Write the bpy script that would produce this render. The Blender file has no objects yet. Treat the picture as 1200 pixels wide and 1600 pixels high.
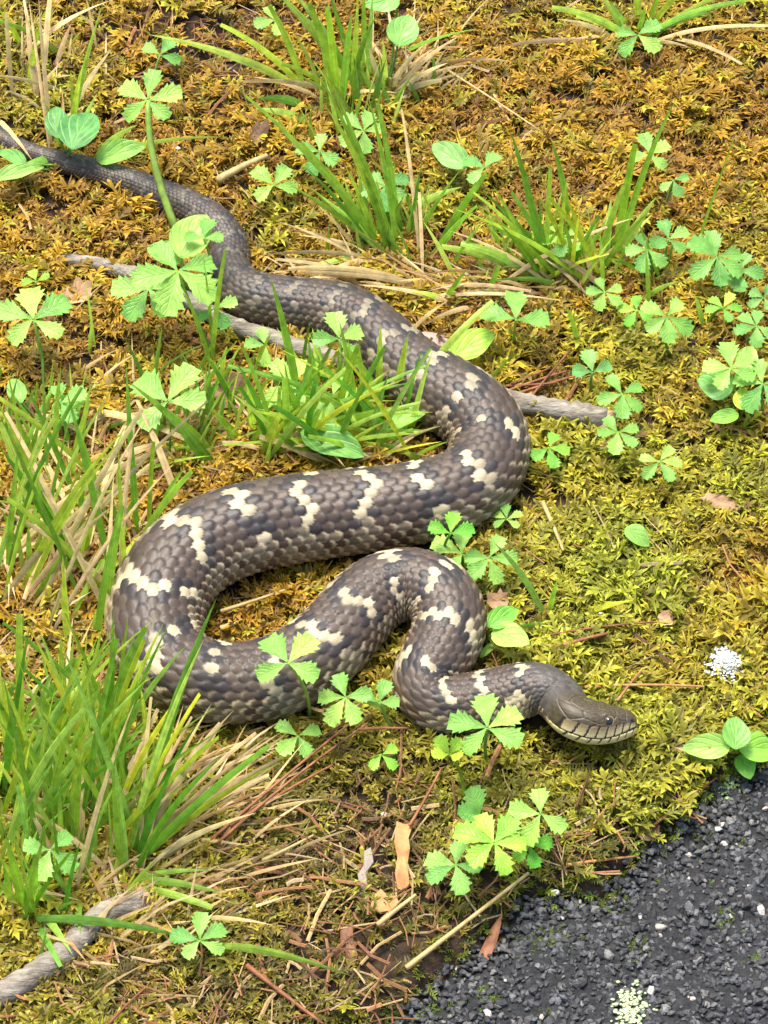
import bpy, math, random
import numpy as np
from mathutils import Vector, Matrix

# ------------------------------------------------------------------ camera
PITCH = math.radians(52.0); DIST = 1.5; FPX = 4500.0      # focal length in photo pixels (1200 wide)
CP, SP = math.cos(PITCH), math.sin(PITCH)
scene = bpy.context.scene
cam_data = bpy.data.cameras.new('camera'); cam = bpy.data.objects.new('camera', cam_data)
scene.collection.objects.link(cam); scene.camera = cam
cam.location = (0, -DIST * CP, DIST * SP)
cam.rotation_euler = (math.radians(90) - PITCH, 0, 0)
cam_data.sensor_fit = 'HORIZONTAL'; cam_data.sensor_width = 36.0
cam_data.lens = 36.0 * FPX / 1200.0
cam_data.clip_start = 0.02; cam_data.clip_end = 200.0
scene.render.resolution_x = 768; scene.render.resolution_y = 1024

# ------------------------------------------------------------------ world, sun, exposure
SUN_EL, SUN_AZ = math.radians(70), math.radians(-30)       # azimuth from +Y (away from camera) towards +X
world = bpy.data.worlds.new('World'); scene.world = world; world.use_nodes = True
wn = world.node_tree.nodes; wl = world.node_tree.links
sky = wn.new('ShaderNodeTexSky'); sky.sky_type = 'NISHITA'; sky.sun_disc = False
sky.sun_elevation = SUN_EL; sky.sun_rotation = SUN_AZ
sky.air_density = 1.0; sky.dust_density = 4.0; sky.ozone_density = 1.0
bg = wn['Background']; bg.inputs['Strength'].default_value = 0.13
wl.new(sky.outputs[0], bg.inputs['Color'])
sd = bpy.data.lights.new('sun', 'SUN'); sun = bpy.data.objects.new('sun', sd); scene.collection.objects.link(sun)
sd.energy = 2.6; sd.angle = math.radians(22); sd.color = (1.0, 0.94, 0.82)
sdir = Vector((math.sin(SUN_AZ) * math.cos(SUN_EL), math.cos(SUN_AZ) * math.cos(SUN_EL), math.sin(SUN_EL)))
sun.rotation_euler = sdir.to_track_quat('Z', 'Y').to_euler(); sun.location = sdir * 5
scene.view_settings.view_transform = 'Standard'; scene.view_settings.look = 'None'
scene.view_settings.exposure = 1.4; scene.view_settings.gamma = 1.0
scene.view_settings.use_curve_mapping = False

rng = np.random.default_rng(7); random.seed(7)
R = random.uniform
col = scene.collection

# ------------------------------------------------------------------ ground function and placing by position on the ground
_k = np.array([[9, 4], [-5, 11], [17, -13], [23, 19], [-31, 27], [52, 41], [-63, 22], [70, -58], [110, 37], [-95, 88]], float)
_a = np.array([2.0, 1.8, 1.5, 1.3, 1.1, 0.8, 0.7, 0.6, 0.35, 0.35]) * 0.001
_p = np.array([0.3, 1.9, 4.1, 2.2, 5.3, 0.8, 3.7, 1.1, 2.9, 5.9])
def ray_at(px, py, z):
    dx, dy = (px - 600.0) / FPX, (800.0 - py) / FPX
    d = np.array([dx, dy * SP + CP, dy * CP - SP])
    c = np.array([0, -DIST * CP, DIST * SP])
    t = (z - c[2]) / d[2]
    return c + d * t
def proj(p):
    q = np.asarray(p, float) - np.array([0, -DIST * CP, DIST * SP])
    zc = q[..., 1] * CP - q[..., 2] * SP; yc = q[..., 1] * SP + q[..., 2] * CP
    return 600 + FPX * q[..., 0] / zc, 800 - FPX * yc / zc, zc
_e0 = ray_at(1200, 1197, 0)[:2]; _e1 = ray_at(560, 1612, 0)[:2]
E_T = (_e1 - _e0) / np.linalg.norm(_e1 - _e0); E_N = np.array([-E_T[1], E_T[0]])
if np.dot(ray_at(1200, 1600, 0)[:2] - _e0, E_N) < 0: E_N = -E_N
def road_dist(x, y):
    a = (x - _e0[0]) * E_T[0] + (y - _e0[1]) * E_T[1]
    return (x - _e0[0]) * E_N[0] + (y - _e0[1]) * E_N[1] + 0.005 * np.sin(a * 45 + 1) + 0.003 * np.sin(a * 103) + 0.0015 * np.sin(a * 260 + 2)
def smooth(a, b, t):
    t = np.clip((t - a) / (b - a), 0, 1); return t * t * (3 - 2 * t)
def hgt(x, y):
    x = np.asarray(x, float); y = np.asarray(y, float); h = np.zeros_like(x + y)
    for (kx, ky), a, p in zip(_k, _a, _p): h = h + a * np.sin(kx * x + ky * y + p)
    s = smooth(-0.022, 0.008, road_dist(x, y))
    return h * (1 - s) - 0.016 * s
def U(px, py, h=0.0):
    """the point that stands h above the ground, seen at photo position (px, py)"""
    z = h
    for _ in range(4):
        p = ray_at(px, py, z); z = float(hgt(p[0], p[1])) + h
    p = ray_at(px, py, z); return Vector(p)
def ppm(p):                                                # photo pixels per metre at a point
    return FPX / float(proj(p)[2])

# ------------------------------------------------------------------ helpers
def mesh_np(name, V, F, cols=None, smooth_shade=True, uv=None):
    V = np.ascontiguousarray(V, dtype=np.float32); F = np.ascontiguousarray(F, dtype=np.int32)
    me = bpy.data.meshes.new(name); n = F.shape[1]
    me.vertices.add(len(V)); me.vertices.foreach_set('co', V.ravel())
    me.loops.add(F.size); me.loops.foreach_set('vertex_index', F.ravel())
    me.polygons.add(len(F)); me.polygons.foreach_set('loop_start', np.arange(0, F.size, n, dtype=np.int32))
    me.polygons.foreach_set('loop_total', np.full(len(F), n, dtype=np.int32))
    me.polygons.foreach_set('use_smooth', np.full(len(F), smooth_shade, dtype=bool))
    if cols is not None:
        c = np.ones((len(V), 4), np.float32); c[:, :3] = cols
        at = me.attributes.new('tone', 'FLOAT_COLOR', 'POINT'); at.data.foreach_set('color', c.ravel())
    if uv is not None:
        lay = me.uv_layers.new(name='UVMap')
        lay.data.foreach_set('uv', np.ascontiguousarray(uv, dtype=np.float32)[F.ravel()].ravel())
    me.update(); me.validate(); return me
def link(name, me, mat=None, parent=None):
    o = bpy.data.objects.new(name, me); col.objects.link(o)
    if mat is not None and me is not None and not me.materials: me.materials.append(mat)
    if parent is not None: o.parent = parent
    return o
def tag(o, label, cat, group=None, kind=None):
    if label: o['label'] = label
    if cat: o['category'] = cat
    if group: o['group'] = group
    if kind: o['kind'] = kind
    return o
def thing(name, label, cat, loc, group=None):
    o = bpy.data.objects.new(name, None); col.objects.link(o); o.location = loc; o.empty_display_size = 0.01
    return tag(o, label, cat, group)
def tube_np(pts, rad, sides=6, caps=True, rough=0.0, seed=0):
    P = np.array([list(p) for p in pts], float); n = len(P); rad = np.broadcast_to(np.asarray(rad, float), (n,))
    T = np.gradient(P, axis=0); T /= np.linalg.norm(T, axis=1)[:, None] + 1e-12
    up = np.array([0, 0, 1.0])
    if abs(T[0, 2]) > 0.9: up = np.array([1.0, 0, 0])
    r = np.random.default_rng(seed); V = []; nz = r.normal(0, rough, (n, sides)) if rough else np.zeros((n, sides))
    for i in range(n):
        s = np.cross(T[i], up); s /= np.linalg.norm(s) + 1e-12; u = np.cross(s, T[i])
        for k in range(sides):
            a = 2 * math.pi * k / sides; V.append(P[i] + (s * math.cos(a) + u * math.sin(a)) * rad[i] * (1 + nz[i, k]))
    F = []
    for i in range(n - 1):
        for k in range(sides):
            k2 = (k + 1) % sides; a, b, c, d = i * sides + k, i * sides + k2, (i + 1) * sides + k2, (i + 1) * sides + k
            F += [(a, b, c), (a, c, d)]
    if caps:
        for i in (0, n - 1):
            V.append(P[i] + T[i] * rad[i] * (0.25 if i else -0.25)); c = len(V) - 1
            for k in range(sides): F.append((c, i * sides + (k + 1) % sides, i * sides + k) if i == 0 else (c, i * sides + k, i * sides + (k + 1) % sides))
    return np.array(V), np.array(F)
def bez(a, c, b, n):
    t = np.linspace(0, 1, n)[:, None]; a, b, c = (np.array(list(q), float) for q in (a, b, c))
    return (1 - t) ** 2 * a + 2 * t * (1 - t) * c + t * t * b

# ------------------------------------------------------------------ materials
def mat_new(name):
    m = bpy.data.materials.new(name); m.use_nodes = True
    nt = m.node_tree; return m, nt, nt.nodes, nt.links, nt.nodes['Principled BSDF']
def noise(nd, lk, scale, detail=4, vec=None, rough=0.6):
    n = nd.new('ShaderNodeTexNoise'); n.inputs['Scale'].default_value = scale; n.inputs['Detail'].default_value = detail; n.inputs['Roughness'].default_value = rough
    if vec is not None: lk.new(vec, n.inputs['Vector'])
    return n
def ramp(nd, lk, fac, stops):
    r = nd.new('ShaderNodeValToRGB'); e = r.color_ramp.elements
    while len(e) < len(stops): e.new(0.5)
    for el, (p, c) in zip(e, stops): el.position = p; el.color = (*c, 1)
    lk.new(fac, r.inputs[0]); return r
def mixc(nd, lk, a, b, fac, mode='MIX'):
    m = nd.new('ShaderNodeMix'); m.data_type = 'RGBA'; m.blend_type = mode
    for sock, v in ((m.inputs[6], a), (m.inputs[7], b)):
        if isinstance(v, (tuple, list)): sock.default_value = (*v[:3], 1)
        else: lk.new(v, sock)
    if isinstance(fac, (int, float)): m.inputs[0].default_value = fac
    else: lk.new(fac, m.inputs[0])
    return m.outputs[2]
def bump(nd, lk, h, strength, dist, bsdf):
    b = nd.new('ShaderNodeBump'); b.inputs['Strength'].default_value = strength; b.inputs['Distance'].default_value = dist
    lk.new(h, b.inputs['Height']); lk.new(b.outputs[0], bsdf.inputs['Normal']); return b
def translucent(m, nd, lk, bsdf, colr, fac):
    t = nd.new('ShaderNodeBsdfTranslucent'); lk.new(colr, t.inputs['Color'])
    mx = nd.new('ShaderNodeMixShader'); mx.inputs[0].default_value = fac
    lk.new(bsdf.outputs[0], mx.inputs[1]); lk.new(t.outputs[0], mx.inputs[2])
    lk.new(mx.outputs[0], nd['Material Output'].inputs['Surface'])
def objpos(nd): return nd.new('ShaderNodeTexCoord').outputs['Object']
def worldpos(nd): return nd.new('ShaderNodeNewGeometry').outputs['Position']

def m_tone(name, rough=0.6, spec=0.3, trans=0.0, nscale=900, namt=0.35, bumpd=0.0):
    m, nt, nd, lk, b = mat_new(name)
    a = nd.new('ShaderNodeAttribute'); a.attribute_name = 'tone'
    n = noise(nd, lk, nscale, 3, worldpos(nd)); r = ramp(nd, lk, n.outputs[0], [(0.25, (1 - namt,) * 3), (0.75, (1 + namt,) * 3)])
    c = mixc(nd, lk, a.outputs['Color'], r.outputs[0], 1.0, 'MULTIPLY')
    lk.new(c, b.inputs['Base Color']); b.inputs['Roughness'].default_value = rough; b.inputs['Specular IOR Level'].default_value = spec
    if bumpd: bump(nd, lk, n.outputs[0], 0.6, bumpd, b)
    if trans: translucent(m, nd, lk, b, c, trans)
    return m
def m_plant(name, base, vein=None, trans=0.35, rough=0.42, spots=True, jitter=0.06):
    m, nt, nd, lk, b = mat_new(name)
    oi = nd.new('ShaderNodeObjectInfo')
    n = noise(nd, lk, 160, 3, worldpos(nd))
    lo = tuple(c * 0.72 for c in base); hi = tuple(min(1, c * 1.3) for c in base)
    c = ramp(nd, lk, n.outputs[0], [(0.3, lo), (0.7, hi)]).outputs[0]
    c = mixc(nd, lk, c, oi.outputs['Color'], 1.0, 'MULTIPLY')
    hs = nd.new('ShaderNodeHueSaturation'); mr = nd.new('ShaderNodeMapRange')
    lk.new(oi.outputs['Random'], mr.inputs[0]); mr.inputs[3].default_value = 0.5 - jitter * 0.4; mr.inputs[4].default_value = 0.5 + jitter * 0.4
    lk.new(mr.outputs[0], hs.inputs['Hue']); mv = nd.new('ShaderNodeMapRange'); lk.new(oi.outputs['Random'], mv.inputs[0])
    mv.inputs[3].default_value = 1.25; mv.inputs[4].default_value = 0.75; lk.new(mv.outputs[0], hs.inputs['Value'])
    lk.new(c, hs.inputs['Color']); c = hs.outputs[0]
    if vein == 'stripe':
        uvn = nd.new('ShaderNodeUVMap'); mp = nd.new('ShaderNodeMapping'); lk.new(uvn.outputs[0], mp.inputs[0]); mp.inputs['Scale'].default_value = (1.2, 4.5, 1)
        ns = noise(nd, lk, 1.0, 3, mp.outputs[0], .7); rr = ramp(nd, lk, ns.outputs[0], [(.3, (.62,) * 3), (.55, (1.0,) * 3), (.72, (1.35,) * 3)])
        c = mixc(nd, lk, c, rr.outputs[0], 1.0, 'MULTIPLY'); bump(nd, lk, ns.outputs[0], .5, .0004, b)
    elif vein:
        uvn = nd.new('ShaderNodeUVMap'); sx = nd.new('ShaderNodeSeparateXYZ'); lk.new(uvn.outputs[0], sx.inputs[0])
        def math_(op, x, y=None):
            q = nd.new('ShaderNodeMath'); q.operation = op
            for i, v in enumerate((x, y)):
                if v is None: continue
                if isinstance(v, (int, float)): q.inputs[i].default_value = v
                else: lk.new(v, q.inputs[i])
            return q.outputs[0]
        av = math_('ABSOLUTE', sx.outputs[1])
        ph = math_('SUBTRACT', sx.outputs[0], math_('MULTIPLY', av, vein[1]))
        w = math_('POWER', math_('ABSOLUTE', math_('COSINE', math_('MULTIPLY', ph, vein[0] * math.pi))), 14)
        mid = math_('SUBTRACT', 1.0, math_('MINIMUM', math_('MULTIPLY', av, 12), 1.0))
        vv = math_('MAXIMUM', math_('MULTIPLY', w, 0.7), mid)
        c = mixc(nd, lk, c, tuple(min(1, x * 1.5 + 0.03) for x in base), math_('MULTIPLY', vv, 0.55))
        bump(nd, lk, math_('SUBTRACT', 1.0, vv), 0.55, 0.0006, b)
    if spots:
        n2 = noise(nd, lk, 420, 2, worldpos(nd)); f = ramp(nd, lk, n2.outputs[0], [(0.70, (0,) * 3), (0.78, (1,) * 3)])
        c = mixc(nd, lk, c, (0.16, 0.12, 0.03), mixc(nd, lk, (0, 0, 0), (0.35,) * 3, f.outputs[0]))
    lk.new(c, b.inputs['Base Color']); b.inputs['Roughness'].default_value = rough; b.inputs['Specular IOR Level'].default_value = 0.4
    translucent(m, nd, lk, b, c, trans); return m
def m_noise(name, stops, scale, rough=0.8, bumpd=0.001, bscale=None, detail=6, stretch=None, spec=0.25, rand=0.0):
    m, nt, nd, lk, b = mat_new(name); v = objpos(nd)
    if stretch:
        mp = nd.new('ShaderNodeMapping'); mp.inputs['Scale'].default_value = stretch; lk.new(v, mp.inputs[0]); v = mp.outputs[0]
    n = noise(nd, lk, scale, detail, v); c = ramp(nd, lk, n.outputs[0], stops).outputs[0]
    if rand:
        oi = nd.new('ShaderNodeObjectInfo'); mv = nd.new('ShaderNodeMapRange'); lk.new(oi.outputs['Random'], mv.inputs[0])
        mv.inputs[3].default_value = 1 - rand; mv.inputs[4].default_value = 1 + rand
        hs = nd.new('ShaderNodeHueSaturation'); lk.new(mv.outputs[0], hs.inputs['Value']); lk.new(c, hs.inputs['Color']); c = hs.outputs[0]
    lk.new(c, b.inputs['Base Color']); b.inputs['Roughness'].default_value = rough; b.inputs['Specular IOR Level'].default_value = spec
    n2 = noise(nd, lk, bscale or scale * 2, 5, v); bump(nd, lk, n2.outputs[0], 0.8, bumpd, b); return m

M_SOIL = m_noise('soil', [(0.3, (0.012, 0.008, 0.005)), (0.5, (0.035, 0.022, 0.012)), (0.72, (0.075, 0.048, 0.026))], 90, 0.9, 0.004, 260)
M_MOSS = m_tone('moss_leaf', 0.55, 0.35, 0.30, 500, 0.25)
M_SNAKE = m_tone('snake_skin', 0.46, 0.33, 0.0, 1800, 0.22, 0.00012)
M_LEAF = m_plant('cinquefoil_leaf', (0.235, 0.48, 0.075), (6.0, 0.45), 0.42)
M_OVAL = m_plant('broad_leaf', (0.22, 0.46, 0.08), (3.0, 0.8), 0.42)
M_GRASS = m_plant('grass_blade', (0.33, 0.54, 0.045), 'stripe', 0.5, 0.36, True, 0.08)
M_STEM = m_plant('green_stem', (0.20, 0.34, 0.05), None, 0.25, 0.5, False)
M_STRAW = m_plant('dry_grass', (0.62, 0.47, 0.21), 'stripe', 0.35, 0.6, True, 0.05)
M_NEEDLE = m_noise('pine_needle', [(0.3, (0.10, 0.035, 0.015)), (0.7, (0.26, 0.11, 0.05))], 120, 0.55, 0.0003, 500, rand=0.45)
M_LITTER = m_tone('litter', 0.7, 0.25, 0.0, 700, 0.35)
M_BARK = m_noise('grey_bark', [(0.25, (0.07, 0.055, 0.04)), (0.45, (0.19, 0.165, 0.13)), (0.62, (0.30, 0.27, 0.22)), (0.75, (0.42, 0.42, 0.34))], 260, 0.85, 0.0022, 480, stretch=(0.3, 1, 1))
M_WOOD = m_noise('pale_wood', [(0.3, (0.22, 0.13, 0.07)), (0.7, (0.50, 0.34, 0.2))], 200, 0.8, 0.0008, 500)
M_BROWNLEAF = m_noise('dead_leaf', [(0.3, (0.13, 0.07, 0.035)), (0.7, (0.40, 0.25, 0.14))], 70, 0.7, 0.0008, 180, rand=0.5)
M_CHIP = m_noise('wood_chip', [(0.3, (0.24, 0.10, 0.035)), (0.7, (0.50, 0.26, 0.10))], 120, 0.7, 0.0006, 400, rand=0.2)
M_PINK = m_noise('pink_stone', [(0.3, (0.25, 0.17, 0.14)), (0.7, (0.44, 0.33, 0.28))], 90, 0.85, 0.0006, 400)
M_ASPH = m_noise('asphalt', [(0.3, (0.010, 0.010, 0.011)), (0.6, (0.030, 0.031, 0.033)), (0.8, (0.06, 0.062, 0.066))], 260, 0.75, 0.003, 420)
M_STONE = m_tone('aggregate', 0.62, 0.4, 0.0, 900, 0.4, 0.0005)
M_LICHEN = m_tone('lichen', 0.9, 0.1, 0.0, 900, 0.2)

# ------------------------------------------------------------------ SETTING: ground
def axis(lo, hi, step, far):
    core = np.arange(lo, hi + step / 2, step); out = []; d = step
    while True:
        d *= 1.35
        nxt = (out[-1] if out else 0) + d
        out.append(nxt)
        if nxt > far: break
    o = np.array(out); return np.concatenate([(lo - o)[::-1], core, hi + o])
gx, gy = axis(-0.42, 0.42, 0.006, 40), axis(-0.42, 0.58, 0.006, 40)
GX, GY = np.meshgrid(gx, gy); fade = np.exp(-np.maximum(0, np.hypot(GX, GY) - 1.0) * 1.0)
GZ = hgt(GX, GY) * 1.0 + rng.normal(0, 0.0006, GX.shape)
V = np.stack([GX, GY, GZ], -1).reshape(-1, 3); nx, ny = len(gx), len(gy)
I = np.arange(nx * ny).reshape(ny, nx)
F = np.stack([I[:-1, :-1], I[:-1, 1:], I[1:, 1:], I[1:, :-1]], -1).reshape(-1, 4)
g = link('ground', mesh_np('ground', V, F), M_SOIL); g['kind'] = 'structure'; g['label'] = 'dark damp soil under the moss'

# asphalt sheet (bottom right), its edge following the moss
aa = np.concatenate([[-6, -3, -1.5, -.8], np.arange(-0.45, 0.75, 0.004), [1.2, 2, 4, 6]])
dd = np.concatenate([[-0.012, -0.010], np.arange(-0.004, 0.34, 0.004), [0.5, 0.9, 1.6, 3.2]])
A, D = np.meshgrid(aa, dd)
wob = 0.005 * np.sin(A * 45 + 1) + 0.003 * np.sin(A * 103) + 0.0015 * np.sin(A * 260 + 2)
Dw = D - wob
X = _e0[0] + A * E_T[0] + Dw * E_N[0]; Y = _e0[1] + A * E_T[1] + Dw * E_N[1]
Z = -0.0075 + 0.0016 * np.sin(X * 60 + Y * 35) + 0.0012 * np.sin(Y * 120 - X * 55) + rng.normal(0, 0.0007, X.shape)
Z = Z - 0.02 * (D < -0.009) - 0.004 * smooth(0.015, -0.01, D)
I = np.arange(A.size).reshape(A.shape)
F = np.stack([I[:-1, :-1], I[:-1, 1:], I[1:, 1:], I[1:, :-1]], -1).reshape(-1, 4)
road = link('asphalt_road', mesh_np('asphalt_road', np.stack([X, Y, Z], -1).reshape(-1, 3), F), M_ASPH)
road['kind'] = 'structure'; road['label'] = 'rough dark asphalt edge beside the moss'
def road_z(x, y): return -0.0075 + 0.0016 * np.sin(x * 60 + y * 35) + 0.0012 * np.sin(y * 120 - x * 55)

# aggregate: angular stones standing out of the tar
def stone_mesh(seed, tone):
    r = np.random.default_rng(seed); ph = (1 + 5 ** .5) / 2
    v = np.array([(-1, ph, 0), (1, ph, 0), (-1, -ph, 0), (1, -ph, 0), (0, -1, ph), (0, 1, ph), (0, -1, -ph), (0, 1, -ph), (ph, 0, -1), (ph, 0, 1), (-ph, 0, -1), (-ph, 0, 1)], float)
    v /= np.linalg.norm(v, axis=1)[:, None]; v *= r.uniform(0.65, 1.25, (12, 1)); v *= np.array([1, r.uniform(.55, .9), r.uniform(.4, .65)])
    f = [(0, 11, 5), (0, 5, 1), (0, 1, 7), (0, 7, 10), (0, 10, 11), (1, 5, 9), (5, 11, 4), (11, 10, 2), (10, 7, 6), (7, 1, 8), (3, 9, 4), (3, 4, 2), (3, 2, 6), (3, 6, 8), (3, 8, 9), (4, 9, 5), (2, 4, 11), (6, 2, 10), (8, 6, 7), (9, 8, 1)]
    return v, np.array(f)
def stone_tone(r):
    q = r.random()
    if q < 0.62: g_ = r.uniform(0.016, 0.042); return np.array([g_, g_ * 1.02, g_ * 1.08])
    if q < 0.86: g_ = r.uniform(0.04, 0.085); return np.array([g_ * .95, g_, g_ * 1.08])
    if q < 0.99: g_ = r.uniform(0.07, 0.14); return np.array([g_, g_ * .97, g_ * .93])
    g_ = r.uniform(0.25, 0.4); return np.array([g_, g_ * .9, g_ * .8])
protos = [stone_mesh(i, None) for i in range(10)]
shared = []
for k in range(40):
    v, f = protos[k % 10]; shared.append(mesh_np('aggregate_stone', v, f, np.tile(stone_tone(rng), (len(v), 1)), False)); shared[-1].materials.append(M_STONE)
sv, sf, sc, off, count = [], [], [], 0, 0
spots = []
for _ in range(60000):
    a, d = rng.uniform(-0.35, 0.65), rng.uniform(-0.015, 0.30); 
    x = _e0[0] + a * E_T[0] + d * E_N[0]; y = _e0[1] + a * E_T[1] + d * E_N[1]
    u, v_, _z = proj((x, y, -0.008))
    if not (-250 < u < 1750 and 900 < v_ < 1850) or road_dist(x, y) < -0.007: continue
    spots.append((x, y, u, v_))
    if len(spots) > 14000: break
inview = [s for s in spots if 0 < s[2] < 1200 and s[3] < 1600]
big = set(id(s) for s in inview[:240])
for s in spots:
    x, y = s[:2]; rot = rng.uniform(0, 6.28)
    if id(s) in big:
        sz = rng.uniform(0.0022, 0.0034)
        o = link('aggregate_stone', shared[rng.integers(40)], None, road); o.location = (x, y, road_z(x, y) + 0.0006)
        o.rotation_euler = (rng.uniform(-.4, .4), rng.uniform(-.4, .4), rot); o.scale = (sz,) * 3; continue
    sz = rng.uniform(0.0010, 0.0024); v, f = protos[rng.integers(10)]
    c, s_ = math.cos(rot), math.sin(rot); q = v * sz; q = np.stack([q[:, 0] * c - q[:, 1] * s_, q[:, 0] * s_ + q[:, 1] * c, q[:, 2]], -1)
    sv.append(q + (x, y, road_z(x, y) + 0.0003)); sf.append(f + off); sc.append(np.tile(stone_tone(rng), (12, 1))); off += 12
o = link('small_aggregate', mesh_np('small_aggregate', np.concatenate(sv), np.concatenate(sf), np.concatenate(sc), False), M_STONE, road); o['kind'] = 'stuff'

# ------------------------------------------------------------------ SNAKE path (photo position, width in photo pixels, lift in mm)
PATH = [(-400, 70, 5, 0), (-330, 80, 9, 0), (-250, 98, 14, 0), (-170, 122, 19, 0), (-100, 150, 23, 0), (-45, 182, 26, 0), (0, 214, 29, 0), (45, 238, 31, 0), (100, 254, 35, 0), (150, 267, 39, 0),
 (200, 284, 44, 0), (250, 304, 50, 0), (300, 326, 55, 0), (340, 353, 58, 0), (360, 388, 60, 0), (358, 425, 68, 0), (385, 459, 80, 0), (435, 473, 86, 0), (495, 480, 90, 0), (550, 495, 96, 0),
 (595, 533, 104, 0), (640, 578, 112, 0), (692, 612, 120, 0), (740, 645, 124, 0), (766, 692, 124, 0), (748, 745, 126, 0), (695, 774, 128, 0), (625, 790, 131, 0), (545, 800, 136, 0),
 (465, 810, 140, 0), (390, 824, 143, 0), (328, 847, 146, 0), (278, 884, 148, 0), (249, 935, 149, 0), (243, 990, 146, 0), (264, 1034, 138, 0), (308, 1060, 131, 0), (362, 1067, 128, 0), (420, 1060, 128, 0),
 (474, 1036, 128, 0), (520, 1000, 126, 0), (556, 958, 122, 1), (594, 924, 117, 2), (645, 912, 113, 3), (688, 932, 113, 3), (703, 972, 114, 2), (688, 1018, 110, 1), (664, 1060, 102, 0), (676, 1093, 95, 0),
 (722, 1099, 92, 1), (775, 1088, 90, 2), (822, 1078, 88, 4), (852, 1079, 82, 6), (874, 1093, 72, 8), (895, 1113, 70, 8)]
HEAD_LEN = 0.040
def catmull(P, n):
    P = np.vstack([2 * P[0] - P[1], P, 2 * P[-1] - P[-2]]); out = []
    for i in range(1, len(P) - 2):
        t = np.linspace(0, 1, n, endpoint=False)[:, None]; a, b, c, d = P[i - 1:i + 3]
        out.append(0.5 * (2 * b + (c - a) * t + (2 * a - 5 * b + 4 * c - d) * t ** 2 + (3 * b - a - 3 * c + d) * t ** 3))
    out.append(P[-2:-1]); return np.vstack(out)
pts = []
for (px, py, w, lift) in PATH:
    r = w / 2 / 3000.0
    for _ in range(3):
        p = U(px, py, r * 0.84 + lift * 0.001 + 0.001); r = w / 2 / ppm(p) * 0.985
    pts.append((p.x, p.y, p.z, r))
_nb = len(pts)
# head axis: three points along the direction of the snout
h0 = U(893, 1116, 0.0235); h1 = U(935, 1131, 0.0215); h2 = U(994, 1130, 0.0195)
pts[-1] = (h0.x, h0.y, h0.z, 0.0115)
pts += [(h1.x, h1.y, h1.z, 0.0115), (h2.x, h2.y, h2.z, 0.0115)]
S = catmull(np.array(pts), 30)
for _ in range(60): S[1:-1] = 0.25 * S[:-2] + 0.5 * S[1:-1] + 0.25 * S[2:]
seg = np.linalg.norm(np.diff(S[:, :3], axis=0), axis=1); L = np.concatenate([[0], np.cumsum(seg)])
Ltot = L[-1]; Lneck = Ltot - HEAD_LEN
# sigma counts scales from the head towards the tail
fineL = np.linspace(0, Ltot, 6000); fineR = np.interp(fineL, L, S[:, 3])
sig = np.concatenate([[0], np.cumsum(np.diff(fineL) / (0.325 * 0.5 * (fineR[1:] + fineR[:-1])))]); sig = sig[-1] - sig
SPS = 6.7
nbody = int((sig[0] - np.interp(Lneck, fineL, sig)) * SPS)
sgrid = np.concatenate([np.interp(np.linspace(sig[0], np.interp(Lneck, fineL, sig), nbody), sig[::-1], fineL[::-1]), np.linspace(Lneck, Ltot, 150)[1:]])
C = np.stack([np.interp(sgrid, L, S[:, k]) for k in range(3)], -1); RAD = np.interp(sgrid, L, S[:, 3]); SIG = np.interp(sgrid, fineL, sig)
T = np.gradient(C, axis=0); 
for _ in range(10): T[1:-1] = .25 * T[:-2] + .5 * T[1:-1] + .25 * T[2:]
T /= np.linalg.norm(T, axis=1)[:, None]
SIDE = np.cross(T, [0, 0, 1.0]); SIDE /= np.linalg.norm(SIDE, axis=1)[:, None]; UPV = np.cross(SIDE, T)
_ro = (math.radians(36) * smooth(Lneck - 0.035, Lneck + 0.008, sgrid))[:, None]     # the head is rolled a little to one side
SIDE, UPV = SIDE * np.cos(_ro) + UPV * np.sin(_ro), UPV * np.cos(_ro) - SIDE * np.sin(_ro)
NTH = 196
th = np.linspace(-math.pi, math.pi, NTH, endpoint=False)
headt = np.clip((sgrid - Lneck) / HEAD_LEN, 0, 1)[:, None]         # 0 neck .. 1 snout
# half width, upper and lower height
hk = np.array([0, .12, .25, .4, .55, .7, .82, .9, .95, .98, 1.0])
hw = np.array([.0112, .0114, .0124, .0126, .0117, .0101, .0086, .0074, .0061, .0044, .0004])
hu = np.array([.0104, .0098, .0098, .0100, .0099, .0088, .0075, .0064, .0052, .0038, .0003])
hd = np.array([.0100, .0096, .0098, .0098, .0090, .0080, .0068, .0058, .0048, .0036, .0003])
isH = (sgrid > Lneck)[:, None]
A_ = RAD[:, None] + 0 * th; Hu = RAD[:, None] * 0.94 + 0 * th; Hd = RAD[:, None] * 0.80 + 0 * th
bl = smooth(Lneck - 0.022, Lneck + 0.0, sgrid)[:, None]
A_ = A_ * (1 - bl) + np.interp(headt, hk, hw) * bl; Hu = Hu * (1 - bl) + np.interp(headt, hk, hu) * bl; Hd = Hd * (1 - bl) + np.interp(headt, hk, hd) * bl
sn, cs = np.sin(th)[None], np.cos(th)[None]
bls = smooth(Lneck - 0.006, Lneck + 0.006, sgrid)[:, None]
ex = 1.0 - 0.22 * bl                                                 # squarer head
xs = np.sign(sn) * np.abs(sn) ** ex * A_; zs = np.where(cs > 0, cs, np.sign(cs) * np.abs(cs) ** 0.8) 
zs = np.where(zs > 0, np.abs(zs) ** ex * Hu, -np.abs(zs) ** ex * Hd)
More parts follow.
